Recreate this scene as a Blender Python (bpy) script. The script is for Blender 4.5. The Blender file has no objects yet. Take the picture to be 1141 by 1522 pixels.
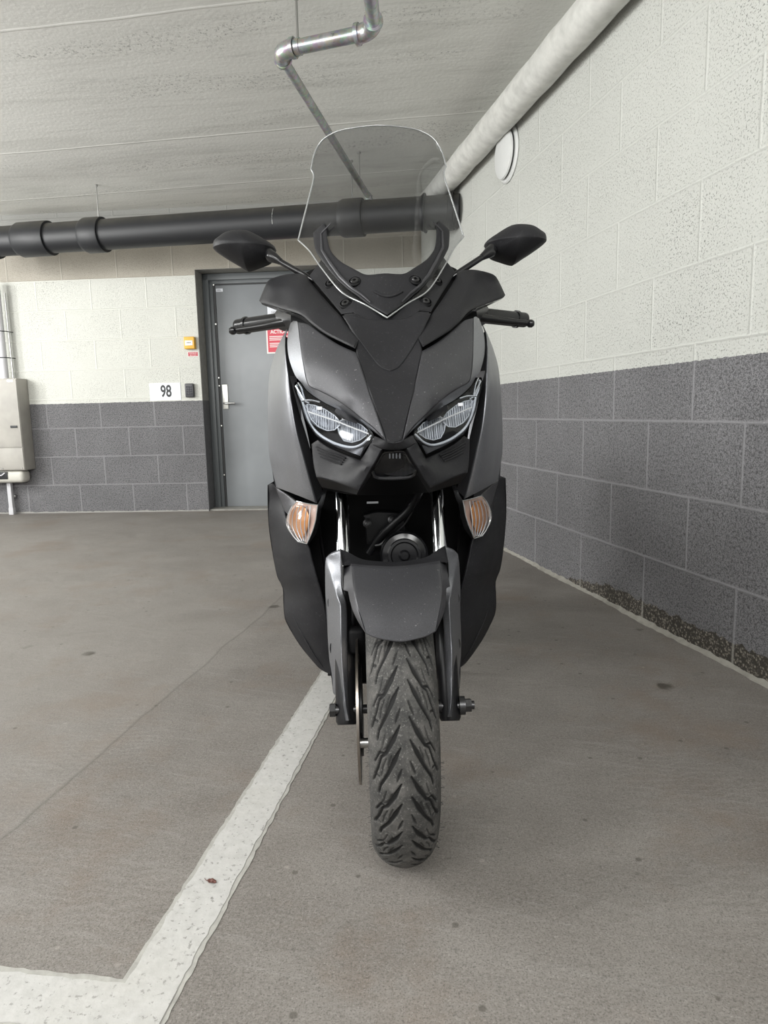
import bpy, bmesh, math, random
import numpy as np
from math import *
from mathutils import Vector, Matrix
from mathutils.geometry import delaunay_2d_cdt

# ------------------------------------------------------------------ camera, world, lights, exposure
sc = bpy.context.scene
COL = sc.collection
F, CX, CY, H = 1015.0, 570.5, 761.0, 0.83
PITCH = atan(149 / F); ROLL = radians(-1.31)
cam = bpy.data.cameras.new('camera'); camo = bpy.data.objects.new('camera', cam); COL.objects.link(camo)
cam.sensor_fit = 'VERTICAL'; cam.sensor_height = 36.0; cam.lens = F / 1522 * 36.0
cam.clip_start = 0.02
camR = Matrix.Rotation(pi / 2 - PITCH, 3, 'X') @ Matrix.Rotation(ROLL, 3, 'Z')
camo.matrix_world = Matrix.Translation((0, 0, H)) @ camR.to_4x4()
sc.camera = camo
sc.view_settings.view_transform = 'Standard'; sc.view_settings.look = 'None'
sc.view_settings.gamma = 1.0; sc.view_settings.use_curve_mapping = False
sc.view_settings.exposure = 0.4
W = bpy.data.worlds.new('world'); sc.world = W; W.use_nodes = True
W.node_tree.nodes['Background'].inputs[0].default_value = (1.0, 1.0, 0.985, 1)
W.node_tree.nodes['Background'].inputs[1].default_value = 0.75

def area(name, loc, size, power, target=None, color=(1, 1, .98)):
    l = bpy.data.lights.new(name, 'AREA'); l.shape = 'RECTANGLE'; l.size, l.size_y = size
    l.energy = power; l.color = color
    o = bpy.data.objects.new(name, l); COL.objects.link(o); o.location = loc
    d = Vector(target if target else (loc[0], loc[1], 0)) - Vector(loc)
    o.rotation_euler = d.to_track_quat('-Z', 'Y').to_euler()
    return o
area('ceiling_lamp_left', (-5.6, 3.6, 2.38), (0.3, 1.5), 88, (-3.2, 5.0, 0.4))
area('ceiling_lamp_near', (-2.9, 0.5, 2.48), (0.5, 2.4), 88, (-0.6, 1.2, 0.5))
area('ceiling_lamp_behind', (0.0, -1.3, 2.48), (2.6, 0.9), 128, (0.5, 1.6, 0.0))
area('ceiling_lamp_mid', (-3.2, 2.6, 2.48), (0.5, 1.8), 34, (-2.0, 3.2, 0.2))
# unseen uplights added to brighten the slab, not real fittings
area('added_uplight', (-2.6, -1.0, 1.9), (1.6, 1.6), 40, (-1.6, 3.0, 2.54))
area('added_uplight_far', (-4.6, 3.2, 1.7), (1.2, 1.8), 75, (-1.8, 4.4, 2.54))

# ------------------------------------------------------------------ object helpers
def link(name, me, mat=None, parent=None, kind=None):
    o = bpy.data.objects.new(name, me); COL.objects.link(o)
    if mat is not None:
        me.materials.clear(); me.materials.append(mat)
    if parent is not None: o.parent = parent
    if kind: o['kind'] = kind
    return o
def tag(o, label, cat, group=None):
    o['label'] = label; o['category'] = cat
    if group: o['group'] = group
    return o
def empty(name, loc=(0, 0, 0), rot=(0, 0, 0), parent=None):
    o = bpy.data.objects.new(name, None); COL.objects.link(o); o.location = loc; o.rotation_euler = rot
    o.empty_display_size = .05
    if parent: o.parent = parent
    return o
def mesh(name, V, Fc, smooth=True, ang=35):
    me = bpy.data.meshes.new(name)
    me.from_pydata([tuple(v) for v in V], [], [tuple(f) for f in Fc]); me.validate(); me.update()
    if smooth:
        me.shade_smooth(); me.set_sharp_from_angle(angle=radians(ang))
    return me
class MB:
    """collects shapes into one mesh"""
    def __init__(s): s.V = []; s.F = []
    def add(s, V, Fc):
        n = len(s.V); s.V += [Vector(v) for v in V]; s.F += [tuple(i + n for i in f) for f in Fc]; return s
    def box(s, lo, hi, bev=0.0):
        x0, y0, z0 = lo; x1, y1, z1 = hi
        if bev <= 0:
            V = [(x0,y0,z0),(x1,y0,z0),(x1,y1,z0),(x0,y1,z0),(x0,y0,z1),(x1,y0,z1),(x1,y1,z1),(x0,y1,z1)]
            return s.add(V, [(0,3,2,1),(4,5,6,7),(0,1,5,4),(1,2,6,5),(2,3,7,6),(3,0,4,7)])
        bm = bmesh.new(); bmesh.ops.create_cube(bm, size=1)
        for v in bm.verts: v.co = Vector(((x0+x1)/2 + v.co.x*(x1-x0), (y0+y1)/2 + v.co.y*(y1-y0), (z0+z1)/2 + v.co.z*(z1-z0)))
        bmesh.ops.bevel(bm, geom=bm.edges[:], offset=bev, segments=3, affect='EDGES', profile=.5)
        bm.verts.index_update()
        s.add([v.co.copy() for v in bm.verts], [[v.index for v in f.verts] for f in bm.faces]); bm.free(); return s
    def tube(s, pts, r, n=16, cap=True):
        pts = [Vector(p) for p in pts]
        rs = r if isinstance(r, (list, tuple)) else [r] * len(pts)
        rings = []; prev = None
        for i, p in enumerate(pts):
            a = pts[max(i-1, 0)]; b = pts[min(i+1, len(pts)-1)]; d = (b - a)
            if d.length < 1e-9: d = prev_d
            d = d.normalized(); prev_d = d
            if prev is None:
                u = d.orthogonal().normalized()
            else:
                u = (prev - d * prev.dot(d)).normalized()
            prev = u; w = d.cross(u)
            rings.append([p + (u*cos(2*pi*k/n) + w*sin(2*pi*k/n)) * rs[i] for k in range(n)])
        V = [v for R_ in rings for v in R_]; Fc = []
        for i in range(len(pts)-1):
            for k in range(n):
                k2 = (k+1) % n
                Fc.append((i*n+k, i*n+k2, (i+1)*n+k2, (i+1)*n+k))
        if cap:
            Fc.append(tuple(reversed(range(n)))); Fc.append(tuple((len(pts)-1)*n + k for k in range(n)))
        return s.add(V, Fc)
    def lathe(s, prof, o=(0,0,0), ax=(0,0,1), n=32):
        """prof = [(r, h)] about axis"""
        o = Vector(o); ax = Vector(ax).normalized(); u = ax.orthogonal().normalized(); w = ax.cross(u)
        V = []; Fc = []
        for r, h in prof:
            for k in range(n): V.append(o + ax*h + (u*cos(2*pi*k/n) + w*sin(2*pi*k/n))*max(r, 1e-5))
        for i in range(len(prof)-1):
            for k in range(n):
                k2 = (k+1) % n
                Fc.append((i*n+k, i*n+k2, (i+1)*n+k2, (i+1)*n+k))
        return s.add(V, Fc)
    def loft(s, lines, closed=False):
        n = len(lines[0]); V = [p for L in lines for p in L]; Fc = []
        for i in range(len(lines)-1):
            for k in range(n - (0 if closed else 1)):
                k2 = (k+1) % n
                Fc.append((i*n+k, i*n+k2, (i+1)*n+k2, (i+1)*n+k))
        return s.add(V, Fc)
    def mirror(s):
        m = MB(); m.V = [Vector((-v.x, v.y, v.z)) for v in s.V]; m.F = [tuple(reversed(f)) for f in s.F]; return m
    def build(s, name, mat, parent=None, kind=None, smooth=True, ang=35, fixn=True):
        me = mesh(name, s.V, s.F, smooth, ang)
        if fixn:
            bm = bmesh.new(); bm.from_mesh(me); bmesh.ops.recalc_face_normals(bm, faces=bm.faces[:]); bm.to_mesh(me); bm.free()
        return link(name, me, mat, parent, kind)

# ------------------------------------------------------------------ material helpers
class N:
    def __init__(s, name):
        s.m = bpy.data.materials.new(name); s.m.use_nodes = True; s.t = s.m.node_tree
        s.b = s.t.nodes['Principled BSDF']; s.out = s.t.nodes['Material Output']
        s.tc = None
    def n(s, typ, **k):
        x = s.t.nodes.new(typ)
        for a, v in k.items(): setattr(x, a, v)
        return x
    def l(s, a, b): s.t.links.new(a, b)
    def val(s, sock, v):
        if hasattr(v, 'is_output'): s.l(v, sock)
        else: sock.default_value = v
    def co(s):
        if s.tc is None: s.tc = s.n('ShaderNodeTexCoord')
        return s.tc.outputs['Object']
    def math(s, op, a, b=None, c=None, clamp=False):
        x = s.n('ShaderNodeMath', operation=op, use_clamp=clamp); s.val(x.inputs[0], a)
        if b is not None: s.val(x.inputs[1], b)
        if c is not None: s.val(x.inputs[2], c)
        return x.outputs[0]
    def noise(s, scale, detail=3, rough=.55, vec=None, stretch=None, rot=0, dist=0):
        x = s.n('ShaderNodeTexNoise'); x.inputs['Scale'].default_value = scale; x.inputs['Detail'].default_value = detail
        x.inputs['Roughness'].default_value = rough; x.inputs['Distortion'].default_value = dist
        v = vec or s.co()
        if stretch or rot:
            mp = s.n('ShaderNodeMapping'); s.l(v, mp.inputs[0]); mp.inputs['Scale'].default_value = stretch or (1,1,1)
            mp.inputs['Rotation'].default_value = (0, 0, rot)
            if rot and stretch:
                m0 = s.n('ShaderNodeMapping'); m0.inputs['Rotation'].default_value = (0,0,rot); s.l(v, m0.inputs[0])
                mp.inputs['Rotation'].default_value = (0,0,0); s.l(m0.outputs[0], mp.inputs[0])
            v = mp.outputs[0]
        s.l(v, x.inputs['Vector']); return x.outputs['Fac']
    def vor(s, scale, vec=None, feature='F1', rnd=1):
        x = s.n('ShaderNodeTexVoronoi', feature=feature); x.inputs['Scale'].default_value = scale; x.inputs['Randomness'].default_value = rnd
        s.l(vec or s.co(), x.inputs['Vector']); return x.outputs['Distance']
    def ramp(s, fac, lo, hi, a=0., b=1.):
        x = s.n('ShaderNodeMapRange', clamp=True); s.val(x.inputs[0], fac)
        for i, v in enumerate((lo, hi, a, b)): x.inputs[i+1].default_value = v
        return x.outputs[0]
    def mix(s, fac, a, b, mode='MIX'):
        x = s.n('ShaderNodeMix', data_type='RGBA', blend_type=mode); s.val(x.inputs[0], fac)
        for i, v in ((6, a), (7, b)):
            if hasattr(v, 'is_output'): s.l(v, x.inputs[i])
            else: x.inputs[i].default_value = (*v, 1) if len(v) == 3 else v
        return x.outputs[2]
    def bump(s, h, strength=.3, dist=.01, prev=None):
        x = s.n('ShaderNodeBump'); s.l(h, x.inputs['Height']); x.inputs['Strength'].default_value = strength; x.inputs['Distance'].default_value = dist
        if prev is not None: s.l(prev, x.inputs['Normal'])
        return x.outputs[0]
    def set(s, color=None, rough=None, metal=None, normal=None, spec=None, coat=None):
        for k, v in (('Base Color', color), ('Roughness', rough), ('Metallic', metal), ('Normal', normal), ('Specular IOR Level', spec), ('Coat Weight', coat)):
            if v is None: continue
            if isinstance(v, tuple): v = (*v, 1)
            s.val(s.b.inputs[k], v)
        return s.m
def plain(name, color, rough=.5, metal=0., spec=None, coat=None, nz=None):
    m = N(name)
    nrm = None; col = color
    if nz:
        sc_, st, di = nz
        h = m.noise(sc_, 2); nrm = m.bump(h, st, di)
        col = m.mix(m.ramp(m.noise(sc_*.6, 3), .3, .7), tuple(c*.86 for c in color), tuple(c*1.14 for c in color))
    return m.set(col, rough, metal, nrm, spec, coat)

def block_wall(name, width, row, xoff, paint_z, seed=0, bare=None, natural=None, light=(.50,.508,.478), dark=(.215,.213,.222), low_white=None):
    m = N(name); co = m.co()
    sp = m.n('ShaderNodeSeparateXYZ'); m.l(co, sp.inputs[0])
    X, Z = sp.outputs[0], sp.outputs[2]
    wob = m.math('MULTIPLY', m.math('SUBTRACT', m.noise(9, 2), .5), .006)
    cb = m.n('ShaderNodeCombineXYZ'); m.l(m.math('ADD', m.math('ADD', X, xoff), wob), cb.inputs[0]); m.l(m.math('ADD', Z, wob), cb.inputs[1])
    br = m.n('ShaderNodeTexBrick'); br.offset = .5; br.offset_frequency = 2
    m.l(cb.outputs[0], br.inputs['Vector'])
    br.inputs['Scale'].default_value = 1; br.inputs['Brick Width'].default_value = width; br.inputs['Row Height'].default_value = row
    br.inputs['Mortar Size'].default_value = .0095; br.inputs['Mortar Smooth'].default_value = 1.0
    br.inputs['Color1'].default_value = (0,0,0,1); br.inputs['Color2'].default_value = (1,1,1,1); br.inputs['Mortar'].default_value = (.5,.5,.5,1)
    mort = br.outputs['Fac']; tone = br.outputs['Color']
    pore = m.ramp(m.noise(150, 3, .65), .565, .64)
    big = m.ramp(m.noise(85, 3, .7), .60, .66)
    zone = m.ramp(m.noise(2.2, 2), .38, .66)
    edge = m.math('MULTIPLY', m.math('SUBTRACT', m.noise(40, 2), .5), .012)
    up = m.math('GREATER_THAN', m.math('ADD', Z, edge), paint_z)
    nob = m.math('SUBTRACT', 1., mort)
    pw = m.math('MULTIPLY', m.math('MAXIMUM', m.math('MULTIPLY', pore, .75), m.math('MULTIPLY', big, zone)), nob)
    lc = m.mix(m.ramp(m.noise(1.3, 3), .3, .7), tuple(c*.95 for c in light), tuple(c*1.03 for c in light))
    lc = m.mix(m.math('MULTIPLY', tone, .25), lc, tuple(c*.93 for c in light))
    lc = m.mix(m.math('MULTIPLY', mort, .55), lc, tuple(min(c*1.12,.9) for c in light))
    lc = m.mix(m.math('MULTIPLY', pw, m.ramp(zone, 0, 1, .35, .95)), lc, tuple(c*.2 for c in light))
    dpore = m.math('MAXIMUM', m.ramp(m.noise(170, 3, .7), .50, .57), m.ramp(m.noise(95, 4, .8), .53, .58))
    dc = m.mix(m.ramp(m.noise(3, 4), .3, .7), tuple(c*.86 for c in dark), tuple(c*1.1 for c in dark))
    dc = m.mix(m.math('MULTIPLY', mort, .55), dc, tuple(c*1.35 for c in dark))
    dc = m.mix(m.math('MULTIPLY', m.math('MULTIPLY', dpore, nob), .85), dc, tuple(c*.22 for c in dark))
    dc = m.mix(m.math('MULTIPLY', m.ramp(m.noise(170, 1), .66, .7), .5), dc, (.5,.5,.5))
    col = m.mix(up, dc, lc)
    if bare:      # strip of bare aggregate along the foot of the wall
        x0, x1, h0, h1 = bare
        lim = m.math('ADD', m.ramp(X, x0, x1, h0, h1), m.math('MULTIPLY', m.math('SUBTRACT', m.noise(16, 4, .7), .5), .07))
        isb = m.math('LESS_THAN', Z, lim)
        agg = m.mix(m.ramp(m.vor(110), .15, .6), (.34,.31,.26), (.05,.044,.036))
        agg = m.mix(m.ramp(m.noise(90, 2), .45, .6), agg, (.05,.046,.04))
        agg = m.mix(m.math('MULTIPLY', mort, .8), agg, (.32,.31,.28))
        col = m.mix(isb, col, agg)
    if natural:   # unpainted course under the slab, cast concrete above it
        nc = m.mix(m.ramp(m.noise(2, 4), .3, .7), (.36,.335,.285), (.43,.40,.345))
        nc = m.mix(m.math('MULTIPLY', mort, .5), nc, (.48,.46,.41))
        nc = m.mix(m.math('MULTIPLY', pw, .55), nc, (.10,.09,.075))
        col = m.mix(m.math('GREATER_THAN', m.math('ADD', Z, m.math('MULTIPLY', edge, .4)), natural[0]), col, nc)
        col = m.mix(m.math('GREATER_THAN', Z, natural[1]), col, (.27,.27,.255))
    if low_white:
        lim = m.math('ADD', low_white, m.math('MULTIPLY', m.math('SUBTRACT', m.noise(14, 4, .7), .5), .035))
        col = m.mix(m.math('MULTIPLY', m.math('LESS_THAN', Z, lim), .7), col, (.38,.37,.34))
    hgt = m.math('ADD', m.math('MULTIPLY', mort, 1.0), m.math('MULTIPLY', m.math('SUBTRACT', 1., m.math('MAXIMUM', pore, m.math('MULTIPLY', dpore, m.math('SUBTRACT', 1., up)))), .45))
    hgt = m.math('ADD', hgt, m.math('MULTIPLY', m.noise(45, 3), .4))
    return m.set(col, .62, 0, m.bump(hgt, .6, .0055), .3)

def floor_mat():
    m = N('concrete_floor')
    a = m.noise(1.1, 5, .6); b = m.noise(6, 5, .65); c = m.noise(160, 3, .7); d = m.noise(30, 4, .6)
    col = m.mix(m.ramp(a, .3, .7), (.095,.085,.076), (.245,.231,.212))
    col = m.mix(m.ramp(b, .35, .7, 0, .55), col, (.27,.262,.245))
    col = m.mix(m.ramp(m.noise(2.4, 4, .6, rot=.5), .5, .72, 0, .45), col, (.145,.125,.108))
    col = m.mix(m.ramp(d, .45, .75, 0, .35), col, (.14,.132,.122))
    col = m.mix(m.ramp(c, .35, .65, 0, .55), col, (.31,.30,.28))
    col = m.mix(m.ramp(m.noise(90, 2, .7), .58, .72, 0, .5), col, (.10,.095,.088))
    sw = m.noise(5, 5, .7, stretch=(1, 9, 1), rot=.35, dist=.6)
    col = m.mix(m.ramp(sw, .56, .66, 0, .4), col, (.29,.285,.27))
    sw2 = m.noise(4, 5, .7, stretch=(1.2, 7, 1), rot=-.25, dist=1.2)
    col = m.mix(m.ramp(sw2, .58, .70, 0, .3), col, (.12,.11,.098))
    wv = m.n('ShaderNodeTexWave', wave_type='RINGS'); wv.inputs['Scale'].default_value = 14; wv.inputs['Distortion'].default_value = 9; wv.inputs['Detail'].default_value = 4; wv.inputs['Detail Scale'].default_value = 1.3
    m.l(m.co(), wv.inputs['Vector'])
    col = m.mix(m.math('MULTIPLY', m.ramp(wv.outputs['Fac'], .6, 1), m.ramp(m.noise(2.2, 2), .5, .62, 0, .35)), col, (.30,.29,.275))
    col = m.mix(m.ramp(m.noise(1.9, 5, .7), .52, .66, 0, .5), col, (.19,.145,.11))
    col = m.mix(m.ramp(m.noise(330, 2, .6), .50, .68, 0, .7), col, (.085,.08,.074))
    col = m.mix(m.ramp(m.noise(280, 2, .6), .60, .74, 0, .55), col, (.42,.41,.39))
    # trowel joint crossing the bay on the left
    sj = m.n('ShaderNodeSeparateXYZ'); m.l(m.co(), sj.inputs[0])
    dj = m.math('SUBTRACT', m.math('ADD', m.math('MULTIPLY', sj.outputs[0], -0.9860), m.math('MULTIPLY', sj.outputs[1], 0.1669)), 0.9793)
    dj = m.math('ADD', dj, m.math('MULTIPLY', m.math('SUBTRACT', m.noise(3, 3), .5), .05))
    col = m.mix(m.math('MULTIPLY', m.ramp(m.math('ABSOLUTE', dj), .0, .007, 1, 0), .55), col, (.09,.085,.075))
    col = m.mix(m.math('MULTIPLY', m.math('GREATER_THAN', dj, 0.), .16), col, (.33,.32,.30))
    # oil spots and small pits
    sp = m.vor(3.2); spw = m.math('ADD', sp, m.math('MULTIPLY', m.math('SUBTRACT', m.noise(28, 3), .5), .16))
    col = m.mix(m.math('MULTIPLY', m.ramp(spw, .055, .09, 1, 0), m.ramp(m.noise(1.7, 1), .5, .55, 0, .75)), col, (.045,.04,.03))
    sp2 = m.vor(11); col = m.mix(m.math('MULTIPLY', m.ramp(sp2, .05, .08, 1, 0), .6), col, (.06,.055,.045))
    sp3 = m.vor(8); col = m.mix(m.math('MULTIPLY', m.ramp(sp3, .025, .05, 1, 0), .25), col, (.5,.48,.44))
    col = m.mix(1.0, col, (.86,.835,.825), 'MULTIPLY')
    h = m.math('ADD', m.math('MULTIPLY', c, .25), m.math('ADD', m.math('MULTIPLY', d, .6), m.math('MULTIPLY', sw, .6)))
    return m.set(col, m.ramp(b, .3, .7, .5, .68), 0, m.bump(h, .35, .004), .35)

def ceiling_mat():
    m = N('cast_concrete_ceiling'); ROT = -.155
    st = m.noise(1.6, 6, .65, stretch=(.45, 3.2, 1), rot=-ROT, dist=.4)
    st2 = m.noise(3.2, 6, .75, stretch=(.5, 3.5, 1), rot=-ROT, dist=.3)
    col = m.mix(m.ramp(m.noise(.7, 4), .3, .7), (.70,.70,.67), (.78,.78,.75))
    col = m.mix(m.ramp(st, .50, .68, 0, .55), col, (.52,.52,.49))
    col = m.mix(m.ramp(st2, .56, .72, 0, .5), col, (.42,.42,.40))
    pit = m.math('MULTIPLY', m.ramp(m.noise(75, 3, .7), .56, .62), m.ramp(m.noise(1.5, 4, .6, stretch=(.4, 2.6, 1), rot=-ROT), .53, .62))
    col = m.mix(m.math('MULTIPLY', pit, .6), col, (.22,.22,.21))
    r = m.n('ShaderNodeMapping'); r.inputs['Rotation'].default_value = (0, 0, -ROT); m.l(m.co(), r.inputs[0])
    sx = m.n('ShaderNodeSeparateXYZ'); m.l(r.outputs[0], sx.inputs[0])
    wy = m.math('ADD', sx.outputs[1], m.math('MULTIPLY', m.noise(1.5, 4), .05))
    hl = None
    for yy in CEIL_LINES:
        d = m.math('ABSOLUTE', m.math('SUBTRACT', wy, yy))
        ln = m.ramp(d, .004, .012, 1, 0); hl = ln if hl is None else m.math('MAXIMUM', hl, ln)
    col = m.mix(m.math('MULTIPLY', hl, m.ramp(m.noise(6, 3), .35, .55, .15, .8)), col, (.86,.86,.83))
    h = m.math('ADD', m.math('MULTIPLY', m.noise(50, 4), .5), m.math('MULTIPLY', st, 1.))
    h = m.math('ADD', m.math('MULTIPLY', hl, 1.), h)
    return m.set(col, .8, 0, m.bump(h, .35, .008), .2)
CEIL_LINES = [4.30 + .03, 3.05, 5.2]

def textured_plastic(name, c, rough=.55, speck=.5):
    m = N(name)
    n1 = m.noise(420, 2, .6); n2 = m.noise(9, 4, .6); n3 = m.ramp(m.noise(230, 2, .7), .63, .72)
    col = m.mix(m.ramp(n2, .35, .7, 0, .5), c, tuple(x*1.5 for x in c))
    col = m.mix(m.math('MULTIPLY', n3, speck), col, tuple(min(1, x*3.2+.01) for x in c))
    return m.set(col, m.ramp(n2, .3, .7, rough-.06, rough+.08), 0, m.bump(n1, .35, .0006), .17)
def satin_paint(name, c, rough=.36, metal=.55):
    m = N(name)
    fl = m.noise(900, 1, .5)
    col = m.mix(m.ramp(fl, .35, .7), tuple(x*.85 for x in c), tuple(x*1.25 for x in c))
    dust = m.ramp(m.noise(190, 2, .7), .68, .74)
    col = m.mix(m.math('MULTIPLY', dust, .35), col, (.4,.4,.4))
    return m.set(col, m.ramp(m.noise(7, 3), .3, .7, rough-.03, rough+.06), metal, m.bump(m.noise(300, 1), .04, .0005), .5)
def rubber(name):
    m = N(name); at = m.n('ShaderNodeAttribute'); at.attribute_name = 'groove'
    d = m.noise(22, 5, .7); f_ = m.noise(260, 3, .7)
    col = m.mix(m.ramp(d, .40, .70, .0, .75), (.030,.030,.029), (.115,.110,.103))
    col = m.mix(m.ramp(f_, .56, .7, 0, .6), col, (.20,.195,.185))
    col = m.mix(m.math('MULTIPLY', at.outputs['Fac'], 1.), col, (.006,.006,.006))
    return m.set(col, .72, 0, m.bump(m.math('ADD', f_, d), .3, .0008), .3)
def glassy(name, tint=(1,1,1), refl=.06, rough=.02):
    m = N(name); t = m.t
    tr = m.n('ShaderNodeBsdfTransparent'); tr.inputs[0].default_value = (*tint, 1)
    gl = m.n('ShaderNodeBsdfGlossy'); gl.inputs['Roughness'].default_value = rough
    lw = m.n('ShaderNodeLayerWeight'); lw.inputs[0].default_value = .5
    fr = m.math('MULTIPLY_ADD', m.math('POWER', lw.outputs['Facing'], 4.), .6, refl)
    mx = m.n('ShaderNodeMixShader'); m.l(m.math('MINIMUM', fr, 1.), mx.inputs[0]); m.l(tr.outputs[0], mx.inputs[1]); m.l(gl.outputs[0], mx.inputs[2])
    m.l(mx.outputs[0], m.out.inputs['Surface']); return m.m
def galvanised(name):
    m = N(name)
    v = m.n('ShaderNodeTexVoronoi'); v.inputs['Scale'].default_value = 60; m.l(m.co(), v.inputs[0])
    col = m.mix(m.ramp(m.noise(12, 4, .7), .3, .7), (.30,.31,.31), (.52,.53,.53))
    col = m.mix(.25, col, v.outputs['Color'], 'SOFT_LIGHT')
    col = m.mix(m.ramp(m.noise(35, 3, .7), .62, .7, 0, .6), col, (.12,.12,.12))
    return m.set(col, .36, .85, m.bump(m.noise(80, 3), .15, .001))
def chrome_ribs(name):
    return plain(name, (.82,.83,.85), .08, 1.)

M = {}
M['floor'] = floor_mat(); M['ceiling'] = ceiling_mat()
M['black'] = textured_plastic('black_textured_plastic', (.0145,.0145,.016), .5)
M['black_dark'] = plain('dark_inner_plastic', (.004,.004,.0045), .6, spec=.15)
M['gloss_black'] = plain('gloss_black', (.008,.008,.009), .18)
M['satin_black'] = plain('satin_black_metal', (.008,.008,.009), .36, spec=.35)
M['fair'] = satin_paint('matte_grey_paint', (.20,.205,.22), .36, .75)
M['fair_soft'] = satin_paint('matte_charcoal_paint', (.052,.052,.057), .44, .45)
M['leg'] = textured_plastic('leg_shield_plastic', (.013,.013,.0145), .5, .7)
M['chrome'] = plain('polished_chrome', (.66,.67,.69), .12, 1.)
M['chrome_soft'] = plain('reflector_chrome', (.58,.60,.63), .12, 1.)
M['rubber'] = rubber('tyre_rubber')
M['screen'] = glassy('tinted_windscreen', (.80,.805,.81), .03, .03)
M['edge'] = plain('windscreen_edge', (.30,.31,.31), .12, .3, coat=1.)
M['lens'] = glassy('clear_lens', (.97,.98,1.), .018, .10)
M['drl'] = plain('frosted_light_bar', (.48,.50,.52), .22, .25, coat=1.)
M['reflector'] = plain('facet_reflector', (.24,.25,.27), .5, .7)
M['amber'] = plain('amber_reflector', (.62,.27,.09), .22, .35, coat=.5)
M['amber_pale'] = plain('pale_amber_reflector', (.66,.47,.38), .3, .3)
M['mirror_glass'] = plain('mirror_glass', (.8,.82,.84), .02, 1.)
M['steel'] = plain('bare_steel', (.45,.45,.44), .3, 1.)
M['bolt'] = plain('dark_bolt', (.06,.06,.062), .35, .8)
M['disc'] = plain('brake_disc_steel', (.30,.27,.24), .32, 1.)
M['galv'] = galvanised('galvanised_steel')
M['drain'] = N('black_drain_plastic')
_m = M['drain']; _d = _m.noise(5, 5, .7); _sx = _m.n('ShaderNodeNewGeometry')
_nz = _m.n('ShaderNodeSeparateXYZ'); _m.l(_sx.outputs['Normal'], _nz.inputs[0])
_dust = _m.math('MULTIPLY', _m.ramp(_nz.outputs[2], .25, .8), _m.ramp(_d, .3, .65, .25, .8))
M['drain'] = _m.set(_m.mix(_dust, (.011,.012,.0145), (.075,.070,.058)), .5, 0, _m.bump(_m.noise(120, 2), .15, .001), .5)
M['white_pipe'] = plain('painted_pipe', (.62,.62,.59), .55, nz=(30, .25, .003))
M['vent_white'] = plain('vent_white', (.60,.61,.60), .4)
M['door'] = plain('door_grey_paint', (.225,.238,.25), .33, nz=(3, .05, .002))
M['frame'] = plain('frame_grey_paint', (.10,.11,.115), .38)
M['gasket'] = plain('door_gasket', (.014,.015,.016), .5)
M['jamb'] = plain('jamb_plaster', (.26,.255,.235), .7, nz=(40, .3, .003))
M['jamb_dark'] = plain('jamb_grey_paint', (.12,.12,.125), .7, nz=(60, .5, .003))
M['alu'] = plain('brushed_aluminium', (.72,.72,.68), .33, .85)
M['paper'] = plain('white_paper', (.78,.80,.85), .6)
M['ink'] = plain('black_ink', (.02,.022,.025), .5)
M['red'] = plain('sign_red', (.62,.055,.085), .45)
M['red_dark'] = plain('label_red', (.42,.03,.05), .45)
M['white'] = plain('sign_white', (.82,.80,.78), .5)
M['yellow'] = plain('callpoint_yellow', (.72,.40,.04), .38)
M['keypad'] = plain('keypad_black', (.045,.045,.05), .4)
M['keys'] = plain('key_buttons', (.012,.012,.02), .3)
M['beige'] = plain('cabinet_beige', (.36,.345,.315), .5, nz=(8, .05, .001))
M['beige_light'] = plain('cabinet_tray', (.55,.54,.49), .5)
M['pvc'] = plain('white_conduit', (.55,.55,.57), .35)
M['line'] = N('road_paint')
_m = M['line']; _c = _m.mix(_m.ramp(_m.noise(40, 4, .7), .3, .7), (.385,.38,.365), (.46,.455,.44))
_c = _m.mix(_m.ramp(_m.noise(110, 3, .6), .60, .68, 0, .75), _c, (.17,.165,.155))
_c = _m.mix(_m.ramp(_m.noise(4, 4, .6), .5, .75, 0, .5), _c, (.42,.41,.38))
M['line'] = _m.set(_c, .6, 0, _m.bump(_m.noise(60, 3), .4, .003))
M['line_edge'] = plain('worn_road_paint', (.33,.325,.30), .65, nz=(60, .5, .003))
M['leaf'] = plain('dry_leaf', (.11,.045,.035), .6, nz=(200, .5, .002))
M['mortar'] = plain('mortar_fillet', (.27,.26,.23), .8, nz=(50, .6, .006))

# ------------------------------------------------------------------ picture rays (used to take measurements of the place)
CR = np.array(camR)
def ray(px, py): return CR @ np.array([(px-CX)/F, -(py-CY)/F, -1.])
def at_z(px, py, z): d = ray(px, py); return Vector(np.array([0,0,H]) + d*(z-H)/d[2])
def at_y(px, py, y): d = ray(px, py); return Vector(np.array([0,0,H]) + d*y/d[1])

# ------------------------------------------------------------------ the room
ZC = 2.54
RW0 = Vector((.719, 3.974, 0)); RWA = radians(-11.2); RWD = Vector((sin(RWA), cos(RWA), 0)); RWN = Vector((-RWD.y, RWD.x, 0))  # towards the room
BW0 = Vector((-2.211, 6.002, 0)); BWA = radians(94); BWD = Vector((sin(BWA), cos(BWA), 0)); BWN = Vector((BWD.y, -BWD.x, 0)) # towards camera
if BWN.y > 0: BWN = -BWN
def wallframe(name, P0, D, Nn):
    """object whose local x runs along the wall, local y points out of the back, z up"""
    m4 = Matrix(((D.x, -Nn.x, 0, P0.x), (D.y, -Nn.y, 0, P0.y), (0, 0, 1, 0), (0, 0, 0, 1)))
    return m4
RM = wallframe('r', RW0, RWD, RWN); BM = wallframe('b', BW0, BWD, BWN)

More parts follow.
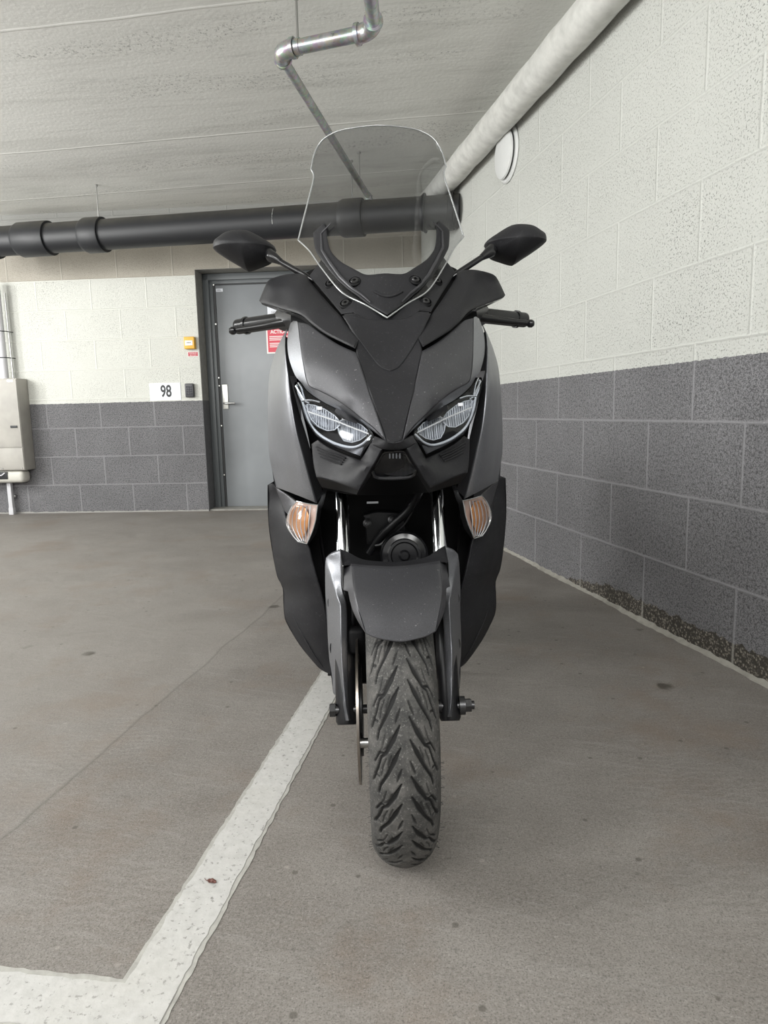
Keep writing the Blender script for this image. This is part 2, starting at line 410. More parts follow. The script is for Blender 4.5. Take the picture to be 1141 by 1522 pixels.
fl = MB().box((-7.5, -4, -.12), (2.6, 6.6, 0)).build('floor', M['floor'], kind='structure', smooth=False)
cl = MB().box((-7.5, -4, ZC), (2.6, 6.6, ZC+.15)).build('ceiling', M['ceiling'], kind='structure', smooth=False)
m_r = block_wall('painted_blockwork_right', .507, .2578, 1.175, .974, bare=(-1.2, -.5, .08, -.02))
m_b = block_wall('painted_blockwork_back', .483, .2495, .238, .962, low_white=.012, light=(.60,.605,.56), natural=(1.997, 2.37))
# right wall
wr = MB().box((-8.0, 0, 0), (1.885, .25, ZC)).build('wall_right', m_r, kind='structure', smooth=False); wr.matrix_world = RM
# back wall with the doorway cut out
S0, S1, DH = .672, 1.72, 2.045
wb = MB(); wb.box((-5.3, 0, 0), (S0, .3, ZC)); wb.box((S0, 0, DH), (S1, .3, ZC)); wb.box((S1, 0, 0), (2.583, .3, ZC))
wb = wb.build('wall_back', m_b, kind='structure', smooth=False, fixn=False); wb.matrix_world = BM
XOFFB = None
# doorway lining: plaster above, grey paint below
jb = MB().box((S0, .001, .962), (S0+.004, .2, DH-.004)).box((S0, .001, DH-.004), (S1, .2, DH)).box((S1-.004, .001, .962), (S1, .2, DH-.004)).build('trim_1', M['jamb'], kind='structure', smooth=False); jb.matrix_world = BM
jb = MB().box((S0, .001, 0), (S0+.004, .2, .962)).box((S1-.004, .001, 0), (S1, .2, .962)).build('trim_2', M['jamb_dark'], kind='structure', smooth=False); jb.matrix_world = BM
# mortar fillet along the foot of the right wall
fm = MB(); random.seed(4)
L = [[], [], []]
for i in range(170):
    s = -3.3 + i*.03; k = .022 + .014*random.random() + .01*sin(i*.23)
    k *= .55; L[0].append(Vector((s, -k, .0005))); L[1].append(Vector((s, -k*.35, .005+.003*random.random()))); L[2].append(Vector((s, .002, .010+.010*random.random())))
fm.loft(L); o = fm.build('trim_3', M['mortar'], kind='structure', ang=80, fixn=False); o.matrix_world = RM

# door: leaf in a steel frame, pull handle
door = empty('door_1'); door['kind'] = 'structure'; door.matrix_world = BM
y0 = .2
FS0 = S0 + .005
fr = MB()
fr.box((FS0, y0-.03, 0), (FS0+.055, y0+.1, DH-.006), .004); fr.box((S1-.06, y0-.03, 0), (S1-.005, y0+.1, DH-.006), .004)
fr.box((FS0, y0-.03, DH-.061), (S1-.005, y0+.1, DH-.006), .004)
fr.box((FS0+.05, y0-.012, 0), (FS0+.085, y0+.1, DH-.055), .003); fr.box((FS0+.05, y0-.012, DH-.09), (S1-.05, y0+.1, DH-.055), .003)
fr.build('door_frame', M['frame'], door)
gk = MB().box((FS0+.083, y0-.004, 0), (FS0+.104, y0+.08, DH-.085)).box((FS0+.083, y0-.004, DH-.1), (S1-.06, y0+.08, DH-.088)).build('gasket', M['gasket'], door)
LS0 = FS0 + .104
leaf = MB().box((LS0, y0, .012), (S1-.07, y0+.045, DH-.1), .003).build('door_leaf', M['door'], door)
pl = MB().box((LS0+.012, y0-.01, .885), (LS0+.062, y0, 1.10), .003).build('lock_plate', M['alu'], leaf)
MB().lathe([(0,0),(.012,0),(.013,.006),(.013,.012)], (LS0+.036, y0-.012, 1.048), (0,1,0), 20).build('lock_cylinder', M['alu'], leaf)
MB().tube([(LS0+.036, y0-.008, .935), (LS0+.036, y0-.05, .935), (LS0+.05, y0-.056, .935), (LS0+.135, y0-.056, .935)], .0085, 12).build('door_handle', M['steel'], leaf)
for z in (1.95, 1.62, 1.16, 1.09, .74, .3):
    MB().lathe([(0,0),(.006,0),(.006,.004),(0,.004)], (FS0+.092, y0-.008, z), (0,1,0), 10).build('hinge_screw', M['alu'], door)
MB().box((S0, .02, 0), (S1, y0+.1, .012)).build('door_sill', M['jamb'], door)

def wallthing(name, label, cat, MX, x, z, y=0):
    o = empty(name); o.matrix_world = MX @ Matrix.Translation((x, y, z)); return tag(o, label, cat)
def text_mesh(name, body, size, mat, parent, loc, sx=1.0, rotx=pi/2, bold=0.0, align='CENTER', extrude=.0004):
    cu = bpy.data.curves.new(name, 'FONT'); cu.body = body; cu.size = size; cu.align_x = align; cu.align_y = 'CENTER'; cu.extrude = extrude; cu.offset = bold
    tmp = bpy.data.objects.new('tmp', cu); COL.objects.link(tmp)
    bpy.context.view_layer.update()
    me = bpy.data.meshes.new_from_object(tmp.evaluated_get(bpy.context.evaluated_depsgraph_get()))
    bpy.data.objects.remove(tmp)
    o = link(name, me, mat, parent); o.location = loc; o.rotation_euler = (rotx, 0, 0); o.scale = (sx, 1, 1); return o

# small sign on the leaf corner, paper notice and red notice
t = wallthing('door_sticker', 'tiny white sticker in the top left corner of the grey door', 'sticker', BM, LS0+.035, 1.905, y0-.0015)
MB().box((-.03, 0, -.013), (.03, .0012, .013)).build('sticker_face', M['paper'], t)
for k in range(3): MB().box((-.02, -.0006, -.006+k*.005), (.016-k*.004, 0, -.004+k*.005)).build('print_line', M['frame'], t)
t = wallthing('paper_notice', 'white paper note taped on the grey door above the red notice', 'notice', BM, 1.325, 1.705, y0-.002)
MB().box((-.095, 0, -.05), (.095, .0012, .05)).build('sheet', M['paper'], t)
text_mesh('lettering', 'THIS IS NOTICE', .024, M['frame'], t, (0, -.0008, -.002), .75)
t = wallthing('warning_notice', 'red and white warning notice on the grey door behind the left handlebar', 'sign', BM, 1.325, 1.51, y0-.002)
MB().box((-.115, 0, -.155), (.115, .0015, .155)).build('border', M['white'], t)
MB().box((-.103, -.0008, -.143), (.103, 0, .143)).build('red_panel', M['red'], t)
tri = MB().add([(-.026,-.0016,.096),(.026,-.0016,.096),(0,-.0016,.138),(-.026,-.0008,.096),(.026,-.0008,.096),(0,-.0008,.138)], [(0,1,2),(3,5,4),(0,3,4,1),(1,4,5,2),(2,5,3,0)])
tri.build('warning_triangle', M['white'], t, smooth=False)
text_mesh('lettering', 'ACTION', .042, M['white'], t, (0, -.0012, .028), .95, bold=.0012)
for k in range(7):
    if k == 3: continue
    MB().box((-.088, -.0014, -.014-k*.0145), (.082 - .03*(k % 3), -.0006, -.007-k*.0145)).build('text_line', M['amber_pale'] if False else M['white'], t)

# 98 bay plate, keypad, yellow call point and its label
t = wallthing('bay_number_sign', 'white sign reading 98 on the blockwork beside the keypad', 'sign', BM, .353, 1.043, -.004)
MB().box((-.137, 0, -.074), (.137, .004, .074), .001).build('plate', M['paper'], t)
text_mesh('number', '98', .138, M['ink'], t, (.008, -.0008, .0), .70, bold=.0034)
t = wallthing('door_keypad', 'black keypad access reader on the wall next to the 98 sign', 'keypad', BM, .575, 1.048, 0)
kb = MB().box((-.038, -.035, -.058), (.038, 0, .058), .008).build('housing', M['keypad'], t)
for r in range(4):
    for c in range(3):
        MB().box((-.027+c*.019, -.0375, -.034+r*.019), (-.013+c*.019, -.034, -.020+r*.019), .0015).build('key_button', M['keys'], kb)
t = wallthing('emergency_call_point', 'yellow emergency door release call point on the white blockwork', 'call point', BM, .605, 1.443, 0)
MB().box((-.045, -.05, -.05), (.045, 0, .05), .005).build('housing', M['yellow'], t)
MB().box((-.034, -.0525, -.022), (.03, -.0495, .018), .001).build('press_window', M['white'], t)
for k in range(3): MB().lathe([(0,0),(.0045,0),(.0045,.002)], (-.014+k*.012, -.0535, .0), (0,1,0), 10).build('indicator_dot', M['ink'], t)
t = wallthing('call_point_label', 'small red label below the yellow call point', 'label', BM, .617, 1.352, -.002)
MB().box((-.046, 0, -.02), (.046, .0015, .02)).build('label_border', M['white'], t)
MB().box((-.042, -.0008, -.017), (.042, 0, .017)).build('label_face', M['red_dark'], t)
text_mesh('lettering', 'DOOR RELEASE', .0115, M['white'], t, (0, -.0012, .007), .8); text_mesh('lettering', 'BREAK GLASS', .0115, M['white'], t, (0, -.0012, -.008), .8)

# electrical cabinet on the back wall at the left, with conduit above and duct below
def bwx(px, py, dep):   # wall coordinates of a picture point on a plane dep in front of the back wall
    d = Vector(ray(px, py)); P0 = BW0 + BWN*dep; t_ = ((P0 - Vector((0,0,H))).dot(BWN)) / d.dot(BWN); P = Vector((0,0,H)) + d*t_
    return (P - BW0).dot(BWD), P.z
cxr, ctop = bwx(24, 562, .16); cxr2, cbot = bwx(38, 699, .16); cxr = (cxr+cxr2)/2
t = wallthing('electrical_cabinet', 'beige metal electrical cabinet on the wall at the left edge', 'cabinet', BM, cxr-.30, 0, 0)
body = MB().box((-.30, -.16, cbot), (.30, 0, ctop), .006).build('cabinet_body', M['beige'], t)
MB().box((-.295, -.166, cbot+.2), (.296, -.159, ctop-.008), .002).build('cabinet_door', M['beige'], t)
MB().box((-.295, -.166, cbot+.008), (.296, -.159, cbot+.192), .002).build('lower_cover', M['beige'], t)
MB().box((.21, -.172, cbot+.365), (.27, -.164, cbot+.385), .002).build('latch', M['ink'], t)
for xx in (.275, .1, .02): MB().lathe([(0,0),(.006,0),(.006,.004)], (xx, -.17, cbot+.02), (0,1,0), 10).build('cover_screw', M['steel'], t)
MB().box((.22, -.168, ctop-.03), (.27, -.166, ctop-.014)).build('maker_plate', M['steel'], t)
tr_ = MB().box((-.30, -.15, cbot-.11), (.265, -.02, cbot-.002), .035).build('cable_tray', M['beige_light'], t)
MB().box((.0, -.1525, cbot-.075), (.13, -.149, cbot-.012), .006).build('tray_opening', M['gasket'], tr_)
MB().tube([(.01, -.155, cbot-.02), (.04, -.16, cbot-.042), (.08, -.16, cbot-.042), (.11, -.155, cbot-.02)], .006, 10).build('cable_loop', M['pvc'], t)
dx, _ = bwx(16, 745, .06)
t = wallthing('cable_duct', 'narrow white cable duct running from the cabinet down to the floor', 'duct', BM, dx, 0, 0)
MB().box((-.018, -.07, .0), (.018, -.035, cbot-.112), .003).build('duct_channel', M['pvc'], t)
MB().box((-.021, -.073, .0), (.021, -.033, .06), .002).build('duct_shoe', M['pvc'], t)
MB().box((-.03, -.036, .15), (.03, 0, .17), .002).build('duct_clip', M['steel'], t)
px_, _ = bwx(2, 520, .10)
t = wallthing('riser_conduit', 'thick white conduit rising from the top of the beige cabinet', 'conduit', BM, px_, 0, 0)
MB().tube([(0, -.09, ctop+.001), (0, -.09, 1.98)], .032, 20).build('conduit_tube', M['pvc'], t)
MB().tube([(.05, -.05, ctop+.001), (.048, -.05, 1.9)], .007, 10).build('thin_cable', M['steel'], t)
for z in (1.36, 1.58): MB().tube([(-.04,-.09,z),(-.035,-.13,z),(.0,-.13,z),(.045,-.09,z),(.055,-.03,z),(.055,0,z)], .004, 8).build('cable_strap', M['gasket'], t)

# black drain pipe under the ceiling
A = Vector((.517, 4.846, 2.155)); B0 = Vector((-2.09, 5.36, 2.185)); dr = (B0 - A).normalized()
t = tag(empty('drain_pipe', tuple(A)), 'thick black drain pipe hung below the ceiling in front of the back wall', 'pipe')
R_ = .108
def DP(s): return dr*s
def along(px):    # distance along the pipe where it crosses a picture column
    best = min((abs((lambda q: CX + F*q[0]/-q[2])(CR.T @ np.array(A + dr*s - Vector((0,0,H)))) - px), s) for s in [i*.01 for i in range(0, 420)])
    return best[1]
MB().tube([DP(-.04), DP(3.9)], R_, 40).build('pipe_run', M['drain'], t)
def coupling(p0, p1):
    s0, s1 = along(p0), along(p1); a, b = min(s0, s1), max(s0, s1)
    mb = MB(); prof = [(R_*.97, a), (R_+.016, a+.002), (R_+.018, a+.012), (R_+.018, b-.03), (R_+.004, b), (R_*.97, b+.002)]
    mb.lathe([(r, h) for r, h in prof], (0,0,0), dr, 40); mb.build('pipe_coupling', M['drain'], t)
coupling(156, 125); coupling(77, 28); coupling(-5, -50)
coupling(541, 505)
coupling(632, 626)
wht = MB()
for k, (a0, a1) in enumerate(((-.2,.02),(.06,.10),(.16,.34),(.4,.46),(.52,.56),(.62,.9))):
    s = along(411)
    pts = []
    e1 = Vector((0,0,1)) - dr*dr.z; e1.normalize(); e2 = dr.cross(e1)
    if e2.y > 0: e2 = -e2
    for j in range(6):
        a = a0 + (a1-a0)*j/5; pts.append(dr*s + (e2*cos(.6-a) + e1*sin(.6-a))*(R_+.0004))
    wht.tube(pts, .0018, 5)
wht.build('pipe_marking', M['vent_white'], t)
# worn end collar where the pipe enters the right wall
MB().lathe([(R_*.98,0),(R_+.012,.0),(R_+.014,.03),(R_*.98,.035)], (0,0,0), dr, 40).build('end_collar', M['drain'], t)
def hanger(px, s=None, label='', z0=None, P=None, name='hanger_rod'):
    if P is None: s = along(px); P = A + dr*s; z0 = P.z + R_ - .004
    o = tag(empty(name, (P.x, P.y, z0)), label, 'rod')
    MB().tube([(0,0,0), (0,0,ZC-z0)], .005, 8).build('threaded_rod', M['steel'], o)
    MB().lathe([(0,0),(.012,0),(.012,.012),(.006,.012),(.006,0)], (0,0,ZC-z0-.014), (0,0,1), 6).build('nut', M['steel'], o)
    return o
hanger(148, label='thin steel hanger rod above the coupling at the left end of the black drain pipe')
hanger(524, label='thin steel hanger rod above the black drain pipe, seen through the windscreen')

# galvanised sprinkler pipework
zg = 2.345
E1 = at_z(413, 76, zg); E2 = at_z(556, 46, zg); N0 = at_z(545, -60, zg); FAR = at_z(552, 300, zg)
t = tag(empty('sprinkler_pipe', tuple(E1)), 'galvanised steel pipe with two elbows hung below the ceiling', 'pipe'); sprk = t
L_ = lambda p: Vector(p) - E1
d12 = (E2-E1).normalized(); dF = (FAR-E1).normalized(); dN = (N0-E2).normalized()
rb, rs = .029, .021
MB().tube([L_(E1+d12*.06), L_(E2-d12*.05)], rb, 24).build('cross_run', M['galv'], t)
MB().tube([L_(E1+dF*.05), L_(FAR)], rs, 20).build('long_run', M['galv'], t)
MB().tube([L_(E2+dN*.04), L_(N0)], rb*.95, 24).build('near_run', M['galv'], t)
def elbow(P, a, b, ra, rb_):
    pts = []; k = .075
    for j in range(13):
        u = j/12; pts.append(P + a*k*(1-u)**2 + b*k*u**2)
    m_ = MB().tube([L_(p) for p in pts], [ra]*13, 24)
    m_.lathe([(ra,0),(ra+.006,0),(ra+.006,.016),(ra,.016)], L_(P + a*(k-.012)), a, 24)
    m_.lathe([(rb_,0),(ra+.004,0),(ra+.004,.014),(rb_*.9,.014)], L_(P + b*(k-.012)), b, 24)
    m_.build('elbow', M['galv'], t)
elbow(E1, d12, dF, rb+.006, rs); elbow(E2, -d12, dN, rb+.006, rb)
MB().lathe([(rb,0),(rb+.004,0),(rb+.004,.022),(rb,.022)], L_(E1+d12*.082), d12, 24).build('clamp_ring', M['galv'], t)
Pm = E1 + dF*((FAR-E1).length*.93)
MB().lathe([(rs,0),(rs+.005,0),(rs+.005,.02),(rs,.02)], L_(Pm), dF, 20).build('pipe_socket', M['galv'], t)
Pc = E1 + d12*.093
hanger(0, P=Pc, z0=zg+rb-.002, label='steel hanger rod holding the galvanised pipe beside its left elbow')
Pc = E1 + dF*((FAR-E1).length*.80)
hanger(0, P=Pc, z0=zg+rs-.002, label='steel hanger rod near the far end of the long galvanised pipe')
SPK = A + dr*along(552)
SPL = L_(Vector((SPK.x, SPK.y, SPK.z+R_)))
o = MB().tube([SPL+Vector((0,0,-.0)), SPL+Vector((0,0,.028))], .004, 8).build('sprinkler_head', M['galv'], sprk)
MB().lathe([(0,.028),(.016,.028),(.014,.031),(0,.032)], SPL, (0,0,1), 16).build('deflector', M['galv'], o)

# white pipe in the corner of the right wall and ceiling, round vent
o = MB(); pts = []
for i in range(60):
    s = -5 + i*(6.83/59); pts.append((s, -.082 + .002*sin(i*1.7), 2.343 + .0015*sin(i*2.3)))
o.tube(pts, .076, 32)
o = o.build('corner_pipe', M['white_pipe']); o.matrix_world = RM
tag(o, 'fat white painted pipe running along the top of the right wall', 'pipe')
t = wallthing('wall_vent', 'round white ventilation disc valve high on the right wall', 'vent', RM, -.02, 2.20, 0)
MB().lathe([(.02,0),(.143,.0),(.147,.006),(.14,.014),(.12,.016),(.118,.004)], (0,0,0), (0,-1,0), 48).build('vent_ring', M['vent_white'], t)
MB().lathe([(.0,.045),(.10,.044),(.124,.036),(.128,.028),(.12,.022),(.0,.022)], (0,0,0), (0,-1,0), 48).build('valve_disc', M['vent_white'], t)
MB().tube([(0,0,0),(0,-.03,0)], .02, 16).build('valve_stem', M['ink'], t)
# broken-out patch beside the end of the drain pipe
o = MB().box((-.07, -.004, -.09), (.02, .0, .09)).build('cable_penetration', M['jamb_dark'])
o.matrix_world = RM @ Matrix.Translation(((A-RW0).dot(RWD) + .0, 0, 2.19)); tag(o, 'dark roughly filled hole beside the end of the drain pipe', 'hole')
bpy.data.objects.remove(o)

# painted bay lines, leaf
def strip(name, L0, R0, L1, R1, mat, z, n=60, jit=.0035, seed=1, lab=None):
    random.seed(seed); mb = MB(); La = []; Ra = []
    for i in range(n+1):
        u = i/n; a = L0.lerp(L1, u); b = R0.lerp(R1, u); d = (b-a).normalized()
        a = a - d*random.uniform(-jit, jit); b = b + d*random.uniform(-jit, jit)
        La.append(Vector((a.x, a.y, z))); Ra.append(Vector((b.x, b.y, z)))
    lo = [Vector((p.x, p.y, 0)) for p in La]; ro = [Vector((p.x, p.y, 0)) for p in Ra]
    mb.loft([lo, La, Ra, ro]); return mb.build(name, mat, ang=60)
l0, r0 = at_z(185, 1458, 0), at_z(262, 1482, 0); l1, r1 = at_z(470, 1012, 0), at_z(484, 1062, 0)
dl = (l1-l0).normalized(); drr = (r1-r0).normalized()
side = Vector((dl.y, -dl.x, 0)); wid = (r0-l0).dot(side)
far = 3.6
aL, aR = l0 - dl*.10, l0 + side*wid - dl*.10
bL, bR = l0 + dl*far, l0 + side*wid + dl*far
o = strip('parking_line', aL - side*.003, aR + side*.004, bL - side*.003, bR + side*.004, M['line_edge'], .0012, 240, .002, 3)
tag(o, 'worn white painted line running away under the scooter between the bays', 'parking line')
o2 = strip('fresh_paint', aL + side*.004, aR - side*.004, bL + side*.004, bR - side*.004, M['line'], .0022, 240, .0022, 5); o2.parent = o
h0 = at_z(0, 1437, 0); h1 = at_z(185, 1456, 0); dh = (h0-h1).normalized(); dn = Vector((-dh.y, dh.x, 0))
if dn.y > 0: dn = -dn
ha = h1 - dh*.10
q = [h1 - dh*.088, h1 + dh*1.6]
o = strip('parking_line', q[0], q[0]+dn*.098, q[1], q[1]+dn*.098, M['line_edge'], .0016, 120, .002, 7)
tag(o, 'worn white painted line crossing the floor at the bottom left corner', 'parking line')
o2 = strip('fresh_paint', q[0]+dn*.009, q[0]+dn*.09, q[1]+dn*.009, q[1]+dn*.09, M['line'], .0026, 120, .0022, 9); o2.parent = o
lp = at_z(314, 1313, 0)
o = tag(empty('dry_leaf', (lp.x, lp.y, .0024), (0, 0, -.35)), 'small curled brown leaf lying on the white floor line', 'leaf')
mb = MB(); n = 10; up_ = [];  rows = []
for j in range(5):
    v = -1 + j*.5; row = []
    for i in range(n):
        u = i/(n-1); w = .0055*sin(pi*min(1, u*.96+.02))**.7; row.append(Vector((-.009+.019*u, v*w + .001*sin(u*9), .0012 + .003*v*v*sin(pi*u) + .0008*sin(u*14+v))))
    rows.append(row)
mb.loft(rows)
lf = mb.build('leaf_blade', M['leaf'], o, ang=60); sm = lf.modifiers.new('s', 'SOLIDIFY'); sm.thickness = .0004
MB().tube([(-.009,0,.001),(-.013,.001,.0012),(-.0165,.0035,.0018)], .0005, 6).build('leaf_stem', M['leaf'], o)
#SCOOTER

# ------------------------------------------------------------------ the scooter
AX, AY = .021, 1.17
rig = empty('scooter', (AX, AY, 0), (0, -.004, .024)); 
tag(rig, 'matte grey and black maxi scooter parked facing the viewer on its stand', 'scooter')
rigM = np.array(Matrix.Translation((AX, AY, 0)) @ Matrix.Rotation(.024, 4, 'Z') @ Matrix.Rotation(-.004, 4, 'Y'))
rigI = np.linalg.inv(rigM)
CO = (rigI @ np.array([0,0,H,1]))[:3]
def S(px, py, y):
    """scooter coordinates (right, back, up) of the feature seen at a picture point, y behind the front axle"""
    d = rigI[:3,:3] @ ray(px, py); return CO + d*(y - CO[1])/d[1]
EY, EZ = 1.17, .83
def toab(p): return np.array([p[0]/(p[1]+EY)*1015, (p[2]-EZ)/(p[1]+EY)*1015, p[1]])
def un(a, b, y): return Vector((a/1015*(y+EY), y, EZ + b/1015*(y+EY)))
def P3(px, py, y): return Vector(S(px, py, y))
def PT(t):
    if t[0] is None:
        q = toab(S(585, t[1], t[2])); return [0.0, q[1], t[2]]
    q = toab(S(t[0], t[1], t[2])); return [q[0], q[1], t[2]]
def tps(C):
    X = C[:, :2]/100; n = len(X)
    def U(r2): return .5*r2*np.log(np.maximum(r2, 1e-12))
    r2 = ((X[:,None]-X[None])**2).sum(-1)
    K = U(r2) + np.eye(n)*1e-4
    Pm_ = np.c_[np.ones(n), X]
    A_ = np.zeros((n+3, n+3)); A_[:n,:n] = K; A_[:n,n:] = Pm_; A_[n:,:n] = Pm_.T
    w = np.linalg.lstsq(A_, np.r_[C[:,2], 0,0,0], rcond=None)[0]
    def f(Q):
        Q = np.atleast_2d(Q)[:, :2]/100; r2 = ((Q[:,None]-X[None])**2).sum(-1)
        return U(r2) @ w[:n] + w[n] + Q @ w[n+1:]
    return f
def smooth_outline(P, g, thr=38):
    P = np.array(P); n = len(P); out = []
    corner = []
    for i in range(n):
        a = P[i,:2]-P[i-1,:2]; b = P[(i+1)%n,:2]-P[i,:2]
        an = degrees(acos(max(-1, min(1, a@b/(np.linalg.norm(a)*np.linalg.norm(b)+1e-9))))); corner.append(an > thr)
    for i in range(n):
        p1, p2 = P[i], P[(i+1)%n]
        p0 = P[i-1] if not corner[i] else p1 - (p2-p1)*.5
        p3 = P[(i+2)%n] if not corner[(i+1)%n] else p2 + (p2-p1)*.5
        k = max(1, int(round(np.linalg.norm(p2[:2]-p1[:2])/g)))
        for j in range(k):
            t_ = j/k
            # catmull-rom with chord-limited tangents
            m1 = (p2-p0)*.5; m2 = (p3-p1)*.5; ln = np.linalg.norm(p2[:2]-p1[:2])
            for m_ in (m1, m2):
                l = np.linalg.norm(m_[:2]); 
                if l > ln: m_ *= ln/l
            h = (2*t_**3-3*t_**2+1)*p1 + (t_**3-2*t_**2+t_)*m1 + (-2*t_**3+3*t_**2)*p2 + (t_**3-t_**2)*m2
            out.append(h)
    return np.array(out)
def inside(Q, P):
    x, y = Q[:,0], Q[:,1]; r = np.zeros(len(Q), bool); n = len(P)
    for i in range(n):
        x1, y1 = P[i,0], P[i,1]; x2, y2 = P[i-1,0], P[i-1,1]
        c = ((y1 > y) != (y2 > y)) & (x < (x2-x1)*(y-y1)/((y2-y1) if y2 != y1 else 1e-9)+x1)
        r ^= c
    return r
def dist_poly(Q, P):
    d = np.full(len(Q), 1e9)
    for i in range(len(P)):
        a = P[i-1,:2]; b = P[i,:2]; ab = b-a; L2 = ab@ab
        if L2 < 1e-12: continue
        t_ = np.clip(((Q-a)@ab)/L2, 0, 1); d = np.minimum(d, np.linalg.norm(Q-(a+t_[:,None]*ab), axis=1))
    return d
class Patch: pass
def patch(outline, ctrl=(), sym=False, g=5., roll=.004, rw=2.5, thick=.012, field=None, off=0., holes=None):
    O = [PT(t) for t in outline]; Cc = [PT(t) for t in ctrl]
    if sym:
        O = O + [[-p[0], p[1], p[2]] for p in reversed(O) if abs(p[0]) > 1e-6]
        Cc = Cc + [[-p[0], p[1], p[2]] for p in Cc if abs(p[0]) > 1e-6]
    O = np.array(O, float)
    area_ = 0.5*np.sum(O[:,0]*np.roll(O[:,1],-1) - np.roll(O[:,0],-1)*O[:,1])
    if area_ < 0: O = O[::-1].copy()
    D = smooth_outline(O, g)
    f = field or tps(np.array([list(p) for p in O] + Cc))
    n = len(D); pts = [D[:, :2]]
    # inner rings and a hexagonal grid
    nrm = np.roll(D[:,:2],-1,0) - np.roll(D[:,:2],1,0); nrm = np.c_[-nrm[:,1], nrm[:,0]]; nrm /= np.linalg.norm(nrm,axis=1)[:,None]+1e-9
    for k in ((.35, 1.0) if roll else ()):
        R2 = D[:,:2] + nrm*rw*k; ok = inside(R2, D) & (dist_poly(R2, D) > rw*k*.9); pts.append(R2[ok])
    lo = D[:,:2].min(0); hi = D[:,:2].max(0); G = []
    yy = lo[1]; r = 0
    while yy < hi[1]:
        xs = np.arange(lo[0] + (r%2)*g/2, hi[0], g); G.append(np.c_[xs, np.full(len(xs), yy)]); yy += g*.866; r += 1
    G = np.vstack(G) + 1e-3; ok = inside(G, D); G = G[ok]; ok = dist_poly(G, D) > ((rw if roll else 0) + g*.45); pts.append(G[ok])
    A2 = np.vstack(pts)
    vs, es, fs, *_ = delaunay_2d_cdt([Vector((float(a), float(b))) for a, b in A2], [(i, (i+1) % n) for i in range(n)], [list(range(n))], 1, 1e-5)
    Q = np.array([[v[0], v[1]] for v in vs]); y = f(Q) + off
    if roll:
        d = dist_poly(Q, D); y = y + roll*np.clip(1-d/rw, 0, 1)**1.6
    V = [un(Q[i,0], Q[i,1], y[i]) for i in range(len(Q))]
    Fc = []
    for t_ in fs:
        a, b, c = [Q[i] for i in t_[:3]]
        cr = (b[0]-a[0])*(c[1]-a[1]) - (b[1]-a[1])*(c[0]-a[0])
        Fc.append(tuple(t_) if cr > 0 else tuple(reversed(t_)))
    # back skin and rim
    if thick:
        cnt = {}
        for t_ in Fc:
            for i in range(len(t_)):
                e = (t_[i], t_[(i+1) % len(t_)]); cnt[e] = cnt.get(e, 0) + 1
        bd = [e for e in cnt if (e[1], e[0]) not in cnt]
        m_ = len(V); nV = V + [Vector((v.x*(1+.0), v.y+thick, v.z)) for v in V]
        nF = list(Fc) + [tuple(i+m_ for i in reversed(t_)) for t_ in Fc] + [(b, a, a+m_, b+m_) for a, b in bd]
    else: nV, nF = V, Fc
    p = MB(); p.V = nV; p.F = nF
    r_ = Patch(); r_.mb = p; r_.f = f; r_.outline = [un(q[0], q[1], float(f(q[None,:2])[0])+off) for q in D]
    return r_
def one(name, pt, mat, parent=rig, label=None, ang=32):
    o = (pt.mb if isinstance(pt, Patch) else pt).build(name, mat, parent, ang=ang, fixn=False)
    if label: o['label'] = label
    return o
def both(name, pt, mat, parent=rig, parents=None, label=None, ang=32):
    mb = pt.mb if isinstance(pt, Patch) else pt
    a = mb.build(name, mat, parents[0] if parents else parent, ang=ang, fixn=isinstance(pt, MB)); b = mb.mirror().build(name, mat, parents[1] if parents else parent, ang=ang, fixn=isinstance(pt, MB))
    if label: a['label'] = label; b['label'] = label
    return a, b
def line3(L): return [P3(*p) for p in L]
def resample(pts, n):
    pts = [Vector(p) for p in pts]; d = [0]
    for a, b in zip(pts, pts[1:]): d.append(d[-1] + (b-a).length)
    out = []
    for i in range(n):
        t_ = d[-1]*i/(n-1); k = 0
        while k < len(d)-2 and d[k+1] < t_: k += 1
        u = (t_-d[k])/max(1e-9, d[k+1]-d[k]); out.append(pts[k].lerp(pts[k+1], u))
    return out
def spline(pts, n=24):
    pts = [Vector(p) for p in pts]; out = []
    for i in range(len(pts)-1):
        p1, p2 = pts[i], pts[i+1]; p0 = pts[i-1] if i else p1*2-p2; p3 = pts[i+2] if i+2 < len(pts) else p2*2-p1
        for j in range(8):
            t_ = j/8; out.append(.5*((2*p1)+(-p0+p2)*t_+(2*p0-5*p1+4*p2-p3)*t_**2+(-p0+3*p1-3*p2+p3)*t_**3))
    out.append(pts[-1]); return resample(out, n)
def ribbon(A_, B_, n=24, thick=.006, sm=False):
    a = (spline if sm else resample)(line3(A_), n); b = (spline if sm else resample)(line3(B_), n)
    mb = MB(); mb.loft([a, [x.lerp(y, .5) for x, y in zip(a, b)], b])
    k = len(mb.V); off = Vector((0, thick, 0))
    mb.loft([[p+off for p in b], [p+off for p in a]]); mb.loft([b, [p+off for p in b]]); mb.loft([[p+off for p in a], a]); return mb

